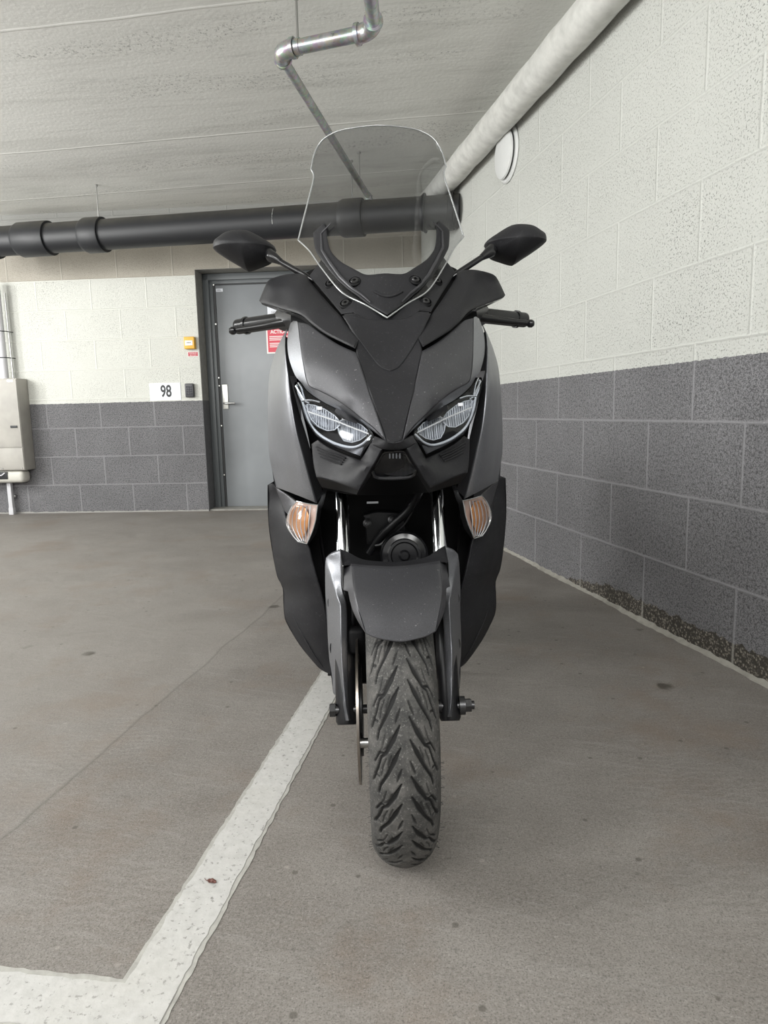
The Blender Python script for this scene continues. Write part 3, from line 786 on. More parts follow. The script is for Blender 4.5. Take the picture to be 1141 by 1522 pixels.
# --- front cowl: centre strip, insert, side faces
NPo = [(None,476,.125),(543,473,.127),(527,465.6,.132),(511,467,.14),(520,488,.112),(531,505,.085),(529.5,524,.062),(548,580,.0),(574,656,-.063),(None,658,-.068)]
NPc = [(None,551,.043),(None,600,-.012),(560,540,.058)]
NP = patch(NPo, NPc, sym=True, roll=.003, rw=2)
one('centre_cowl', NP, M['black'])
IN = patch([(None,475,0),(543,472.5,0),(527,467.5,0),(513,469,0),(533,502,0),(560,539,0),(570,548,0),(None,551.5,0)], sym=True, field=NP.f, off=-.0035, roll=.0028, rw=1.8, thick=.006)
one('cowl_insert', IN, M['black'])
FMo = [(442,479,.20),(457,482,.182),(478,496,.148),(503,512,.105),(529,524,.064),(548,580,.002),(574,656,-.065),(553,635,-.037),(539,624,-.018),(518,607,.012),(497,593,.042),(476,582,.072),(461,575,.092),(455,565,.108),(450,540,.128),(445,505,.17)]
FMp = patch(FMo, [(495,550,.062),(520,590,.01),(475,530,.105)], roll=.0025, rw=1.8)
cowls = both('front_fairing', FMp, M['fair_soft'])
BVin = [(441,477.5,.205),(442,479,.20),(445,505,.17),(450,540,.128),(455,565,.108),(461,575,.092),(476,582,.072),(497,593,.042),(518,607,.012),(539,624,-.018),(553,635,-.037),(574,656,-.065)]
BVout = [(436,477,.245),(431,482,.245),(427,505,.215),(429,531,.185),(438,557,.155),(447,568,.135),(458,582,.112),(480,597,.078),(504,609,.048),(532,624,.012),(550,637,-.015),(574,656,-.064)]
# match both rims by fraction of their run
bv = MB(); n_ = 60
a_ = spline(line3(BVin), n_); b_ = spline(line3(BVout), n_)
def bylen(A_, B_):
    # pair points: b follows a by nearest fraction
    return A_, B_
inw = [p + Vector((0,.02,0)) for p in b_]
bv.loft([a_, [x.lerp(y,.5)+Vector((0,-.0015,0)) for x, y in zip(a_, b_)], b_, inw])
both('fairing_edge', bv, M['fair'])
# --- big outer side fairings
SFo = [(426,489,.255),(413,514,.33),(406,533,.36),(400,558,.385),(398,596,.40),(398,633,.40),(400,675,.39),(404,697,.38),(408,723,.36),(424,733,.30),(454,746,.22),(461,750,.20),(471,746,.17),(461,712,.158),(452,679,.152),(442,642,.15),(435,605,.155),(430.5,572,.165),(429,557,.17),(425,531,.19),(422.5,505,.222)]
def cross(rows_, ts_=(.3,.6,.84), ex=2.3):
    out = []
    for (y_, xi, di, xo, do) in rows_:
        for t_ in ts_: out.append((xi+(xo-xi)*t_, y_, di+(do-di)*t_**ex))
    return out
SFc = cross([(530,425,.19,406.5,.355),(560,429.5,.168,400,.385),(600,434,.155,398,.40),(640,442,.15,398.5,.40),(680,452,.152,400.5,.388),(712,461,.158,406,.37)])
def loft_panel(inner, outer, nr=60, nc=22, ex=2.3, thick=.01, roll=.004, bulge=0.):
    I = resample(spline(line3(inner), 120), nr); O_ = resample(spline(line3(outer), 120), nr); rows = []
    for k in range(nr):
        a, b = toab(I[k]), toab(O_[k]); row = []
        for j in range(nc):
            t_ = j/(nc-1); q = a[:2] + (b[:2]-a[:2])*t_; dd = a[2] + (b[2]-a[2])*t_**ex - bulge*sin(pi*t_)
            e = max(0, 1 - j/1.6); e2 = max(0, 1-(nr-1-k)/2.2); dd += roll*(e**1.6 + e2**1.6)
            row.append(un(q[0], q[1], dd))
        rows.append(row)
    mb = MB().loft(rows); n_v = len(mb.V); back = [[Vector((p.x, p.y+thick, p.z)) for p in r] for r in rows]
    mb.loft([list(reversed(r)) for r in back])
    mb.loft([rows[-1], back[-1]]); mb.loft([back[0], rows[0]]); mb.loft([[r[0] for r in back], [r[0] for r in rows]]); mb.loft([[r[-1] for r in rows], [r[-1] for r in back]])
    r_ = Patch(); r_.mb = mb; return r_
SF = loft_panel([(422.5,505,.222),(425,531,.19),(429,557,.17),(430.5,572,.165),(435,605,.155),(442,642,.15),(452,679,.152),(461,712,.158),(471,748,.17)],
                [(426,489,.262),(413,514,.33),(406,533,.36),(400,558,.385),(398,596,.40),(398,633,.40),(400,675,.39),(404,697,.38),(410,724,.36)])
SF.mb.V = SF.mb.V
sides = both('side_fairing', SF, M['fair'])
gapo = ribbon([(424.5,500,.23),(423,530,.205),(429,558,.18)], [(428,503,.235),(431,532,.20),(440,559,.175)], 20)
both('fairing_gap', gapo, M['black_dark'])
# inner flange of side fairing
sidelow = None
fl_ = ribbon([(429,558,.17),(435,605,.156),(442,642,.152),(452,679,.153),(461,712,.159),(471,746,.171)], [(434,575,.185),(444,612,.180),(455,648,.178),(464,680,.182),(470,705,.190),(480,734,.205)], 30, sm=True)
both('fairing_flange', fl_, M['fair_soft'])
# outer return of the side fairing towards the rear
ret = MB()
edge = [(413,514,.33),(406,533,.36),(400,558,.385),(398,596,.40),(398,633,.40),(400,675,.39),(404,697,.38),(408,723,.36)]
e0 = spline(line3(edge), 30); ret.loft([e0, [Vector((p.x*.97, p.y+.10, p.z)) for p in e0], [Vector((p.x*.88, p.y+.20, p.z-.01)) for p in e0], [Vector((p.x*.80, p.y+.24, p.z-.01)) for p in e0]])
both('side_panel', ret, M['fair'])

# --- handlebar deflectors
Wo = [(385,447,.36),(397,419,.372),(406,413,.375),(429,407,.36),(448,407,.34),(457,410,.325),(460,417.5,.31),(485,447,.222),(508,472,.152),(520,488,.115),(533,505,.076),(528,518,.052),(525,516.5,.056),(485,497,.122),(464,482,.16),(447,468,.208),(415,458,.29),(388,450,.35)]
Wc = [(440,440,.262),(415,435,.32),(470,460,.19),(500,490,.122),(402,423,.348),(430,416,.325),(450,418,.30)]
Wp = patch(Wo, Wc, roll=.006, rw=3, thick=.008)
both('hand_deflector', Wp, M['black'])
lip = ribbon([(386,448,.362),(415,459,.295),(447,469.5,.213),(464,483.5,.165),(485,498.5,.128),(526,518,.062)], [(390,453,.39),(417,463,.33),(447,474,.25),(464,487,.20),(486,501,.16),(527,520,.09)], 30, .004, sm=True)
both('deflector_lip', lip, M['gloss_black'])

# --- windscreen, its base plate and garnish
WSo = [(None,472,.122),(543,453,.16),(508.7,435,.20),(478,399,.275),(459.4,372.5,.33),(443,357,.365),(457,301.5,.39),(465,270,.405),(466,259.4,.41),(462,251.5,.415),(467,228,.43),(478,209,.435),(499,196,.432),(525,190,.425),(None,186,.415)]
WSc = [(None,406,.19),(None,350,.24),(None,290,.30),(None,230,.36),(510,300,.315),(500,350,.29),(500,250,.36)]
WS = patch(WSo, WSc, sym=True, roll=0, g=5, thick=.0035)
ws = one('windscreen', WS, M['screen'], ang=50)
ed = MB(); n_ = len(WS.outline); ed.tube(WS.outline + [WS.outline[0]], .0017, 8, cap=False)
ed.build('windscreen_edge', M['edge'], ws, ang=60)
BPo = [(None,420,.215),(520,402,.25),(500,392,.285),(479,384,.315),(459.6,410,.325),(485,440,.245),(507.5,467,.165),(518,465.5,.155),(525,464.5,.148),(531,470,.142),(543,474.5,.132),(None,478,.130)]
BP = patch(BPo, [(490,420,.27),(None,450,.165),(515,448,.19)], sym=True, roll=.003, rw=1.8)
bp = one('screen_mount', BP, M['black'])
Go = [(None,406,0),(550,408,0),(533,400,0),(514,389,0),(503,378,0),(498,369,0),(494.5,352,0),(493.5,339,0),(490,331,0),(483,337,0),(474.5,346,0),(475.5,360,0),(479,375,0),(504,411,0),(520,427,0),(538,441,0),(549,450,0),(563,459,0),(None,468,0)]
Gp = patch(Go, sym=True, field=WS.f, off=-.009, roll=.003, rw=2.2, thick=.012, g=3.2)
ga = one('screen_garnish', Gp, M['black'])
# paler strip along each horn, painting in the reflection on its outer bevel
rg = MB(); pp = []
for (x, y) in ((490,332),(475.6,347),(477,372),(489,391),(504,411.5),(521,428),(536,438),(549,449.5)):
    q = PT((x, y, .3)); yy = float(WS.f(np.array([[q[0], q[1]]]))[0]) - .013; pp.append(P3(x+1.5, y, yy))
pp = resample(pp, 40); rg.tube(pp, [.0012 + .0022*sin(pi*i/39) for i in range(40)], 8)
both('garnish_glint', rg, M['fair_soft'], parent=ga)
arc = MB(); pp = []
for i in range(13):
    x = 556 + i*(42/12); y = 433 + 8*sin(pi*i/12); q = PT((x,y,.15)); pp.append(P3(x, y, float(WS.f(np.array([[q[0],q[1]]]))[0])-.0105))
arc.tube(pp, .0022, 8); arc.build('moulded_arc', M['black'], ga)
def screw(px, py, y, nrm, r=.0085, parent=rig):
    c = P3(px, py, y); nv = Vector(nrm).normalized()
    def mk(c, nv, side):
        w = MB().lathe([(r*1.45,.004),(r*1.5,.0),(r*1.25,-.002),(r*1.2,.004)], c, -nv, 24); a = w.build('screw_recess', M['black_dark'], parent)
        h = MB().lathe([(0,-.001),(r*.38,-.001),(r*.38,.0035),(r*.8,.004),(r*.95,.002),(r,-.003)], c, nv, 24); h.build('screw', M['bolt'], parent)
    mk(c, nv, 0); mk(Vector((-c.x, c.y, c.z)), Vector((-nv.x, nv.y, nv.z)), 1)
def ws_y(x, y, o=0): q = PT((x,y,.2)); return float(WS.f(np.array([[q[0],q[1]]]))[0]) + o
def bp_y(x, y, o=0): q = PT((x,y,.2)); return float(BP.f(np.array([[q[0],q[1]]]))[0]) + o
screw(527,418, ws_y(527,418,-.012), (-.25,-1,.9), parent=ga)
screw(513.6,451, bp_y(513.6,451,-.004), (-.3,-1,.9), parent=bp)
screw(491,421, bp_y(491,421,-.004), (-.5,-1,.8), parent=bp)

# --- mirrors
rim = [(316.5,366),(318,359),(324,354),(336,346),(352,343),(369,344),(388,353),(408,366.5),(406,376),(401,388),(385,395),(369,400),(363,398.5),(350,391),(336,383),(318,371)]
rimo = spline(line3([(x,y,.42) for x, y in rim]) + [P3(316.5,366,.42)], 65)[:-1]
mm = MB(); n_ = len(rimo); cen = P3(366,371,.42)
ridge = [P3(322,367,.395), P3(360,374,.355), P3(401,378,.375)]
def mir_front(p):   # depth of the shell: two facets meeting on the ridge line
    return 0
rings = []
for k, (sc_, dp) in enumerate(((1.0,.018),(1.0,0),(.96,-.014),(.84,-.030),(.62,-.046),(.38,-.056),(.16,-.060))):
    R2 = []
    for p in rimo:
        q = cen + (p-cen)*sc_
        rz = (q.z - cen.z - .02*(q.x-cen.x)); lower = min(0, rz)
        q = Vector((q.x, .42 + dp + (-lower)*.22 - .10*max(0, -(q.x-cen.x))*0 , q.z)); R2.append(q)
    rings.append(R2)
mm.loft(rings, closed=True); k0 = len(mm.V); mm.V.append(cen + Vector((0,-.061,0))); L0 = (len(rings)-1)*n_
for i in range(n_): mm.F.append((L0+i, L0+(i+1) % n_, k0))
ma, mb_ = both('mirror', mm, M['black'], ang=25)
gl = MB(); gl.V = [cen + (p-cen)*.97 + Vector((0,.016,0)) for p in rimo]; gl.F = [tuple(range(n_))]
both('mirror_glass', gl, M['mirror_glass'], parents=(ma, mb_))
bt = MB(); a_ = P3(399,377,.395); b_ = P3(403,381,.39); c_ = P3(417,389,.38)
bt.tube([a_, b_, P3(407,383,.387), P3(412,386,.384), c_], [.012,.0125,.0115,.009,.007], 20)
both('mirror_boot', bt, M['gloss_black'], parents=(ma, mb_))
st = MB().tube([P3(414,387.5,.382), P3(450,408,.36), P3(470,421,.36)], .0065, 16)
both('mirror_stem', st, M['gloss_black'], parents=(ma, mb_))

# --- handlebars and levers
g0, g1 = P3(352,486,.50), P3(432,474,.44); gd = (g1-g0)
hb = MB().tube([g0+gd*t_ for t_ in (-.0,.03,.031,.16,.161,.20,.201,1.25)], [.0165,.0175,.0175,.0175,.0205,.0205,.0175,.0175], 24)
ba, bb = both('handlebar_grip', hb, M['gloss_black'])
lv = [P3(346,491.5,.45), P3(353,490,.45), P3(375,487,.445), P3(405,482,.43), P3(440,476,.40)]
lm = MB().tube(lv, [.004,.0065,.0075,.009,.011], 14)
lm.lathe([(0,-.0095),(.006,-.008),(.0092,-.003),(.0092,.003),(.006,.008),(0,.0095)], lv[0], (1,0,0), 18)
both('brake_lever', lm, M['gloss_black'])
both('lever_perch', MB().tube([P3(424,474,.46), P3(440,472,.40), P3(452,472,.36)], [.028,.026,.03], 20), M['satin_black'])

# --- headlights
HLo = [(438,568,.14),(437,578,.128),(441,589,.117),(447,603,.104),(452,618,.092),(461,635,.077),(470,648,.062),(487,659,.04),(504,667.5,.02),(528,676,-.003),(535,680,-.008),(543,667,-.022),(557,651,-.038),(550,637,-.012),(532,624,.014),(504,609,.05),(480,597,.08),(458,582,.114),(447,568,.138)]
HL = patch(HLo, [(500,640,.028)], roll=.002, rw=1.5, thick=.002, g=4)
HBk = patch([(x,y,d+.045) for x,y,d in HLo], [], roll=0, thick=.004)
ha_, hb_ = both('headlight', HBk, M['black_dark'])
PAR = (ha_, hb_)
# rim of the housing
rim_ = MB().loft([HL.outline + [HL.outline[0]], [p+Vector((0,.05,0)) for p in HL.outline] + [HL.outline[0]+Vector((0,.05,0))]]); both('lamp_housing', rim_, M['black_dark'], parents=PAR)
both('lens', HL, M['lens'], parents=PAR, ang=60)
# lower smoked rim below the light bar
lowr = ribbon([(441,590,.118),(447,604,.106),(452.5,619,.094),(461.5,635,.079),(471,647.5,.065),(488,658.5,.044),(505,666.5,.025),(528,675,.003),(535,678,-.001)], [(446,596,.122),(452,610,.11),(459,625,.097),(468,638,.083),(480,648,.068),(497,658,.046),(512,663,.028),(530,666,.006),(541,664,-.006)], 40, .004, True)
both('lamp_rim', lowr, M['bolt'], parents=PAR)
drl = [(441,572,.139),(444,586,.128),(449,596,.118),(454,613,.104),(462,632,.088),(472,644,.073),(486,653.5,.056),(500,660,.038),(515,664,.020),(527,664.5,.006),(538,660,-.008),(546,653,-.019),(552,647,-.024)]
dm = MB().tube(spline(line3(drl), 60), [.0016 + .0012*sin(pi*i/59) for i in range(60)], 10)
both('light_bar', dm, M['drl'], parents=PAR)
dm = MB().tube(spline(line3([(440,574,.136),(446,584,.126),(453,596,.114),(460,600,.104)]), 20), .0024, 10).tube(spline(line3([(449,596,.115),(462,595,.105),(476,598,.09)]), 16), .0022, 8).tube(spline(line3([(443,569,.138),(448,578,.128),(453,594,.115)]),16), .0018, 8)
both('upper_reflector', dm, M['chrome_soft'], parents=PAR)
def bowl(px, py, y, rx, rz, ribs, cut=None, tilt=0.):
    """ribbed reflector bowl, an ellipse rx by rz made of upright facets"""
    c = P3(px, py, y); mb = MB(); n = ribs*4; m_ = 14; V = []
    for i in range(n+1):
        u = -1 + 2*i/n; hz = sqrt(max(1e-4, 1-u*u))
        for j in range(m_+1):
            v = -1 + 2*j/m_; xx = u*rx; zz = v*hz*rz; rr = min(1, u*u + (v*hz)**2)
            X2 = xx*cos(tilt) - zz*sin(tilt); Z2 = xx*sin(tilt) + zz*cos(tilt)
            rib = abs((i % 4) - 2)/2*.0032 * (1-rr*.6); step = .003*((j//5) % 2)
            V.append(c + Vector((X2, .020*(1-rr) + rib + step - X2*.75, Z2)))
    w_ = m_+1; mb.add(V, [(i*w_+j, (i+1)*w_+j, (i+1)*w_+j+1, i*w_+j+1) for i in range(n) for j in range(m_)])
    mb.rim = [V[i*w_] for i in range(n+1)] + [V[i*w_+m_] for i in range(n, -1, -1)]
    return mb
def hl3(x, y, off): q = PT((x, y, .05)); return P3(x, y, float(HL.f(np.array([[q[0], q[1]]]))[0]) + off)
R2o = [(456,601,0),(468,602.5,0),(482,608,0),(497,617.5,0),(503,624,0),(505,632,0),(497,639,0),(486,640,0),(473,634,0),(463,624,0),(457,611,0)]
R1o = [(503,627,0),(512,621.5,0),(525,625.5,0),(537,632,0),(546,640,0),(544,647.5,0),(535,654,0),(523,657.5,0),(511,655,0),(505,646,0),(502,636,0)]
for Ro, nm in ((R2o, 'high_beam_reflector'), (R1o, 'low_beam_reflector')):
    rp = patch(Ro, field=HL.f, off=.020, roll=-.010, rw=5, thick=.002, g=4)
    pa, pb = both(nm, rp, M['reflector'], parents=PAR)
    poly = np.array([[p[0], p[1]] for p in Ro]); x = poly[:,0].min() + 2; fins = MB(); random.seed(3)
    while x < poly[:,0].max() - 1:
        ys_ = [yy for yy in np.arange(596, 662, .5) if inside(np.array([[x, yy]]), poly)[0]]
        if len(ys_) > 4: fins.tube([hl3(x, ys_[0]+.5, .010), hl3(x+random.uniform(-.4,.4), (ys_[0]+ys_[-1])/2, .016), hl3(x, ys_[-1]-.5, .010)], [.0010,.0016,.0010] if random.random() < .5 else [.0008,.0009,.0008], 6)
        x += random.uniform(2.6, 4.0)
    both('reflector_fins', fins, M['drl'], parents=PAR)
    rmb = MB().tube([hl3(p[0], p[1], .009) for p in Ro] + [hl3(Ro[0][0], Ro[0][1], .009)], .0009, 6, cap=False); both('reflector_rim', rmb, M['drl'], parents=PAR)
tr1 = MB().tube(line3([(458,612,.085),(500,626,.036),(548,645,-.018)]), .0014, 6); both('reflector_trim', tr1, M['drl'], parents=PAR)
for x0, y0_, d0 in ((475,607,.068),(512,622,.025)):
    c = hl3(x0, y0_, .007); both('led', MB().box((c.x-.0045, c.y-.002, c.z-.003), (c.x+.0045, c.y+.002, c.z+.003), .0008), M['white'], parents=PAR)
# upper black cover piece between the two reflectors
both('lamp_divider', ribbon([(497,612,.03),(508,622,.018),(530,630,-.002)], [(500,606,.043),(512,613,.03),(532,624.5,.012)], 10, .003), M['gloss_black'], parents=PAR)

# --- nose tip, lower cowl, centre lamp
NT = patch([(None,657,-.066),(574,655,-.064),(557,648.5,-.038),(551.5,659.5,-.045),(568,667.5,-.056),(None,669,-.052)], sym=True, roll=.002, rw=1.5, g=4, thick=.03)
one('nose_tip', NT, M['black'])
LCo = [(551,659,-.043),(568.5,667,-.056),(560,684,-.052),(551,699,-.045),(542,715,-.035),(533,728.5,-.025),(500,717,.022),(470,709,.068),(466,690,.082),(463,660,.094),(472,654,.078),(487,664,.056),(504,672,.034),(528,681,.008),(536,684,-.002),(546,668,-.028)]
LC = patch(LCo, [(545,675,-.033),(530,700,-.022),(522,712,-.014),(500,690,.042),(485,695,.058),(540,690,-.037),(520,690,.012)], roll=.003, rw=2, thick=.012)
la, lb = both('lower_cowl', LC, M['black'])
und = ribbon([(470,709,.07),(500,717,.024),(533,728.5,-.023)], [(478,724,.13),(503,729,.08),(530,735,.035)], 12)
both('cowl_underside', und, M['black_dark'])
ins = ribbon([(568.5,667.5,-.054),(560,684,-.05),(551,699,-.043),(533,728.5,-.023)], [(571,671,-.03),(563,686,-.025),(553,704,-.012),(531,737,.03)], 16)
both('cowl_inner_edge', ins, M['black_dark'])
for k in range(4):
    c0 = [(470+2*k, 664+5*k, 0), (492+k, 674+4.2*k, 0), (513-2*k, 681+3*k, 0)]
    pts_ = []
    for x, y, _ in c0:
        q = PT((x, y, .05)); pts_.append(P3(x, y, float(LC.f(np.array([[q[0], q[1]]]))[0]) - .0015))
    both('vent_rib', MB().tube(pts_, .0016, 6), M['black'], parents=(la, lb))
CLo = [(None,671,-.035),(572,671.5,-.034),(566,676,-.032),(561,686,-.029),(552,698,-.022),(556,707,-.017),(562,710,-.015),(None,711,-.014)]
cl_ = patch([(a,b,c+.03) for a,b,c in CLo], sym=True, roll=0, thick=.004); clo = one('position_lamp', cl_, M['black_dark'])
CLl = patch(CLo, sym=True, roll=.002, rw=1.5, thick=.002); one('lens', CLl, M['lens'], clo)
MB().tube(CLl.outline + [CLl.outline[0]], .0035, 8, cap=False).build('lamp_frame', M['gloss_black'], clo)
MB().loft([CLl.outline+[CLl.outline[0]], [p+Vector((0,.035,0)) for p in CLl.outline+[CLl.outline[0]]]]).build('lamp_housing', M['black_dark'], clo)
for k in range(4):
    x = 579 + k*5; MB().tube(line3([(x,673,-.018),(x,681,-.012)]), .0014, 6).build('reflector_fin', M['drl'], clo)
MB().tube(line3([(600,707.5,-.012),(612,707.5,-.012)]), .001, 6).build('reflector_trim', M['drl'], clo)
bowl(588,692,-.004,.036,.018,10).build('reflector', M['bolt'], clo)

CB = patch([(None,432,.255),(520,412,.30),(475,396,.385),(452,408,.39),(436,440,.37),(432,470,.31),(434,500,.285),(446,545,.23),(500,560,.145),(545,610,.09),(None,620,.05)], [(500,480,.21),(None,500,.15),(540,520,.13)], sym=True, roll=0, thick=.01)
one('cowl_base', CB, M['black_dark'])
# --- dark inner body behind the lamps and forks
IB = patch([(None,600,.16),(500,560,.20),(452,545,.235),(440,560,.24),(446,600,.22),(458,650,.215),(466,700,.22),(474,725,.23),(520,735,.20),(None,735,.18)], [(500,640,.12),(540,680,.07),(None,690,.07)], sym=True, roll=0, thick=.01)
one('inner_cowl', IB, M['black_dark'])
RB_ = patch([(None,700,.30),(470,705,.31),(452,740,.33),(452,800,.34),(462,850,.34),(478,920,.34),(490,985,.34),(500,1012,.34),(540,1016,.33),(None,1016,.33)], [(None,850,.33)], sym=True, roll=0, thick=.02)
rb0 = one('inner_fender', RB_, M['black_dark'])
# side cavity walls between leg shield and centre
cav = ribbon([(472,752,.24),(478,800,.25),(484,840,.26),(490,900,.27),(492,990,.28)], [(470,752,.33),(474,800,.33),(480,840,.33),(487,900,.33),(492,990,.33)], 12)
both('inner_shield', cav, M['satin_black'])
# engine-side details seen between the fork legs
hose = MB().tube(spline(line3([(624,728,.20),(612,752,.235),(588,776,.25),(565,797,.265),(548,822,.275)]), 30), .0085, 14); hose.build('hose', M['satin_black'], rb0)
cbl = MB().tube(spline(line3([(618,735,.23),(616,752,.24),(600,780,.255),(578,798,.265),(560,812,.27)]), 30), .0024, 8); cbl.build('cable', M['bolt'], rb0)
hn = P3(601,826,.22); nv = Vector((0,-1,.15)).normalized()
hm = MB().lathe([(0,.004),(.008,.004),(.010,0),(.012,-.004),(.026,-.004),(.029,.004),(.034,.004),(.036,-.006),(.046,-.008),(.050,-.004),(.052,-.02),(0,-.02)], hn, nv, 40)
hm.build('horn', M['gloss_black'], rb0)
for (x, y) in ((545.5,778),(582.5,772.5)):
    MB().lathe([(0,.006),(.0055,.005),(.006,-.001),(.009,-.002)], P3(x,y,.262), nv, 14).build('bolt', M['bolt'], rb0)
pl_ = patch([(540,765,.285),(560,760,.285),(600,762,.285),(606,800,.285),(570,812,.285),(545,808,.285)], roll=.003, rw=2, thick=.02); one('regulator', pl_, M['satin_black'], rb0)
MB().box(*[tuple(v) for v in (P3(545,748.5,.27)-Vector((0,.002,0)), P3(562,745,.27)+Vector((0,.002,0)))]).build('data_label', M['drl'], rb0)
br_ = MB().tube(spline(line3([(557,811,.255),(566,809,.255),(580,798,.255),(606,791,.255)]), 20), .0035, 8); br_.build('bracket', M['satin_black'], rb0)
fcp = P3(505,716,.285); fc = MB().tube([Vector((-.13, fcp.y, fcp.z)), Vector((.13, fcp.y, fcp.z))], .024, 20); fc.build('fork_clamp', M['black_dark'], rig)

# --- turn signals
TSo = [(441,745,.252),(433,754,.275),(428,764,.295),(425.5,776,.31),(428,785.5,.305),(435,796,.285),(442.5,805,.265),(456,808,.24),(461,797,.222),(465,787,.212),(469,772,.205),(470.5,760,.203),(472,750.5,.205),(459,749,.222)]
TS = patch(TSo, [(440,778,.245),(452,775,.222)], roll=.005, rw=2.5, thick=.003, g=4)
tb = patch([(a,b,c+.028) for a,b,c in TSo], roll=0, thick=.005)
ta, tb_ = both('turn_signal', tb, M['amber_pale'])
TP = (ta, tb_)
both('lens', TS, M['lens'], parents=TP, ang=60)
ta_ = patch([(440,752,.272),(433,760,.292),(430,774,.306),(432,784,.30),(441,797,.278),(450,801,.262),(456,788,.248),(459,772,.24),(456,758,.246),(450,753,.255)], [(444,776,.262)], roll=.002, rw=1.5, thick=.004, g=3)
both('amber_insert', ta_, M['amber'], parents=TP)
for k in range(6):
    f_ = k/5; xs = [434.5+f_*27, 429+f_*31, 428.5+f_*30, 436+f_*23, 444+f_*13]; ys = [752, 765, 782, 797, 805]
    dd = [.270-f_*.052, .29-f_*.075, .296-f_*.082, .278-f_*.052, .259-f_*.024]
    both('lens_rib', MB().tube(spline(line3(list(zip(xs, ys, dd))), 16), .0011, 6), M['lens'] if False else M['drl'], parents=TP)
rm = MB().tube(TS.outline + [TS.outline[0]], .0011, 8, cap=False); both('lens_rim', rm, M['edge'], parents=TP)
tw = ribbon([(472,750,.206),(476,742,.21),(479,733,.215),(480,726.5,.22)], [(476,760,.225),(480,750,.225),(483,738,.228),(486,726,.23)], 14, .006); both('signal_stalk', tw, M['bolt'], parents=TP)
tw = ribbon([(472,751,.206),(470,768,.208),(465,788,.216),(457,808,.242)], [(477,758,.23),(475,775,.232),(470,793,.24),(459,809,.26)], 14, .006); both('signal_bezel', tw, M['bolt'], parents=TP)

# --- leg shields
LSo = [(397.5,721,.40),(398,760,.41),(400,789,.42),(403,808,.42),(406,829,.42),(412,857,.42),(420,874,.41),(421,895,.40),(423,918,.39),(430.5,935,.38),(447.6,962,.36),(474,993,.33),(488,1001,.31),(500,1003,.29),(499,975,.285),(489,940,.275),(484,905,.268),(478,880,.262),(472,860,.26),(465,835,.262),(458,810,.262),(445,800,.28),(436,790,.30),(429,778,.325),(424,765,.345),(423,745,.36),(414,727,.375),(404,719,.385)]
LSc = cross([(825,462,.262,405,.42),(860,472,.26,412,.42),(900,483,.268,421,.40),(940,489,.275,433,.378),(970,496,.283,454,.352)], (.35,.7), 1.8)
LS = patch(LSo, LSc, roll=.004, rw=2.2)
lsa, lsb = both('leg_shield', LS, M['leg'])
fold = [];
for (x, y) in ((433,905),(440,925),(452,948),(466,972),(480,992)):
    q = PT((x,y,.33)); fold.append(P3(x, y, float(LS.f(np.array([[q[0],q[1]]]))[0])-.0006))
both('fold_line', MB().tube(spline(fold, 20), [.0004+.0014*sin(pi*i/19) for i in range(20)], 6), M['leg'], parents=(lsa, lsb))
ret = MB(); e0 = spline(line3([(397.5,721,.40),(398,760,.41),(400,789,.42),(406,829,.42),(412,857,.42),(420,874,.41),(421,895,.40),(423,918,.39),(430.5,935,.38),(447.6,962,.36),(474,993,.33)]), 36)
ret.loft([e0, [Vector((p.x*.96, p.y+.10, p.z+.004)) for p in e0], [Vector((p.x*.85, p.y+.22, p.z+.01)) for p in e0], [Vector((p.x*.7, p.y+.24, p.z+.01)) for p in e0]])
both('leg_shield_side', ret, M['leg'])
# small dark piece between fairing and leg shield above the signal
both('signal_surround', patch([(409,724,.375),(424,734,.335),(441,746,.29),(434,753,.30),(427,764,.325),(422,758,.35),(416,742,.365)], roll=.002, rw=1.5), M['fair_soft'])

# --- forks, stanchions, covers
AZ = .272; DY = .062
FU = .0985
ftop = Vector((-FU-.001, .300, .745)); fbot = Vector((-FU, DY-.004, .248)); fd = (ftop-fbot).normalized()
both('fork_tube', MB().tube([fbot + fd*.25, ftop], .0148, 28), M['chrome'], label='polished chrome fork tube')
slv = P3(510,764,.21); both('fork_guard', MB().tube([ftop - fd*.03, ftop - fd*.085], .0162, 28, cap=False), M['lens'])
both('fork_leg', MB().tube([fbot - fd*.004, fbot+fd*.002, fbot + fd*.10, fbot + fd*.30], [.0175,.0205,.0205,.019], 28), M['satin_black'])
CRE = [(485,835,0.181),(493,861,0.144),(501,888,0.112),(505,900,0.098),(506,940,0.082),(507,980,0.066),(513,1045,0.038),(518,1071,0.026)]
FC = patch([(484,830.5,0.188),(483,842,0.186),(483.5,886,0.178),(486,933,0.164),(489.5,983,0.144),(493,1006,0.134),(495,1030,0.122),(500,1036,0.108),(501.5,1050,0.096),(502,1072,0.078)] + CRE[::-1], roll=.0015, rw=1.2, g=3.5)
fca, fcb = both('fork_cover', FC, M['fair'])
FC2 = patch([(505.5,817.5,0.154),(491,824,0.171),(484,830.5,0.188)] + CRE + [(520.5,1071,0.036),(518,1048,0.048),(516,952,0.088),(515,901,0.108),(508.6,876,0.122),(507,855,0.131)], roll=.0015, rw=1.2, g=3.5)
both('cover_facet', FC2, M['fair'], parents=(fca, fcb))
for (x, y) in ((489,896),(492.3,964)):
    q = PT((x,y,.09)); yy = float(FC.f(np.array([[q[0],q[1]]]))[0]) - .0015
    c = P3(x, y, yy); rcs = MB(); ang_ = [2*pi*i/20 for i in range(20)]
    V = [c + Vector((.0032*cos(a), -.001, .011*sin(a))) for a in ang_] + [c + Vector((.0032*cos(a), .004, .011*sin(a))) for a in ang_]
    rcs.add(V, [tuple(range(20))] + [(i, (i+1) % 20, 20+(i+1) % 20, 20+i) for i in range(20)]); both('screw_slot', rcs, M['gloss_black'], parents=(fca, fcb))
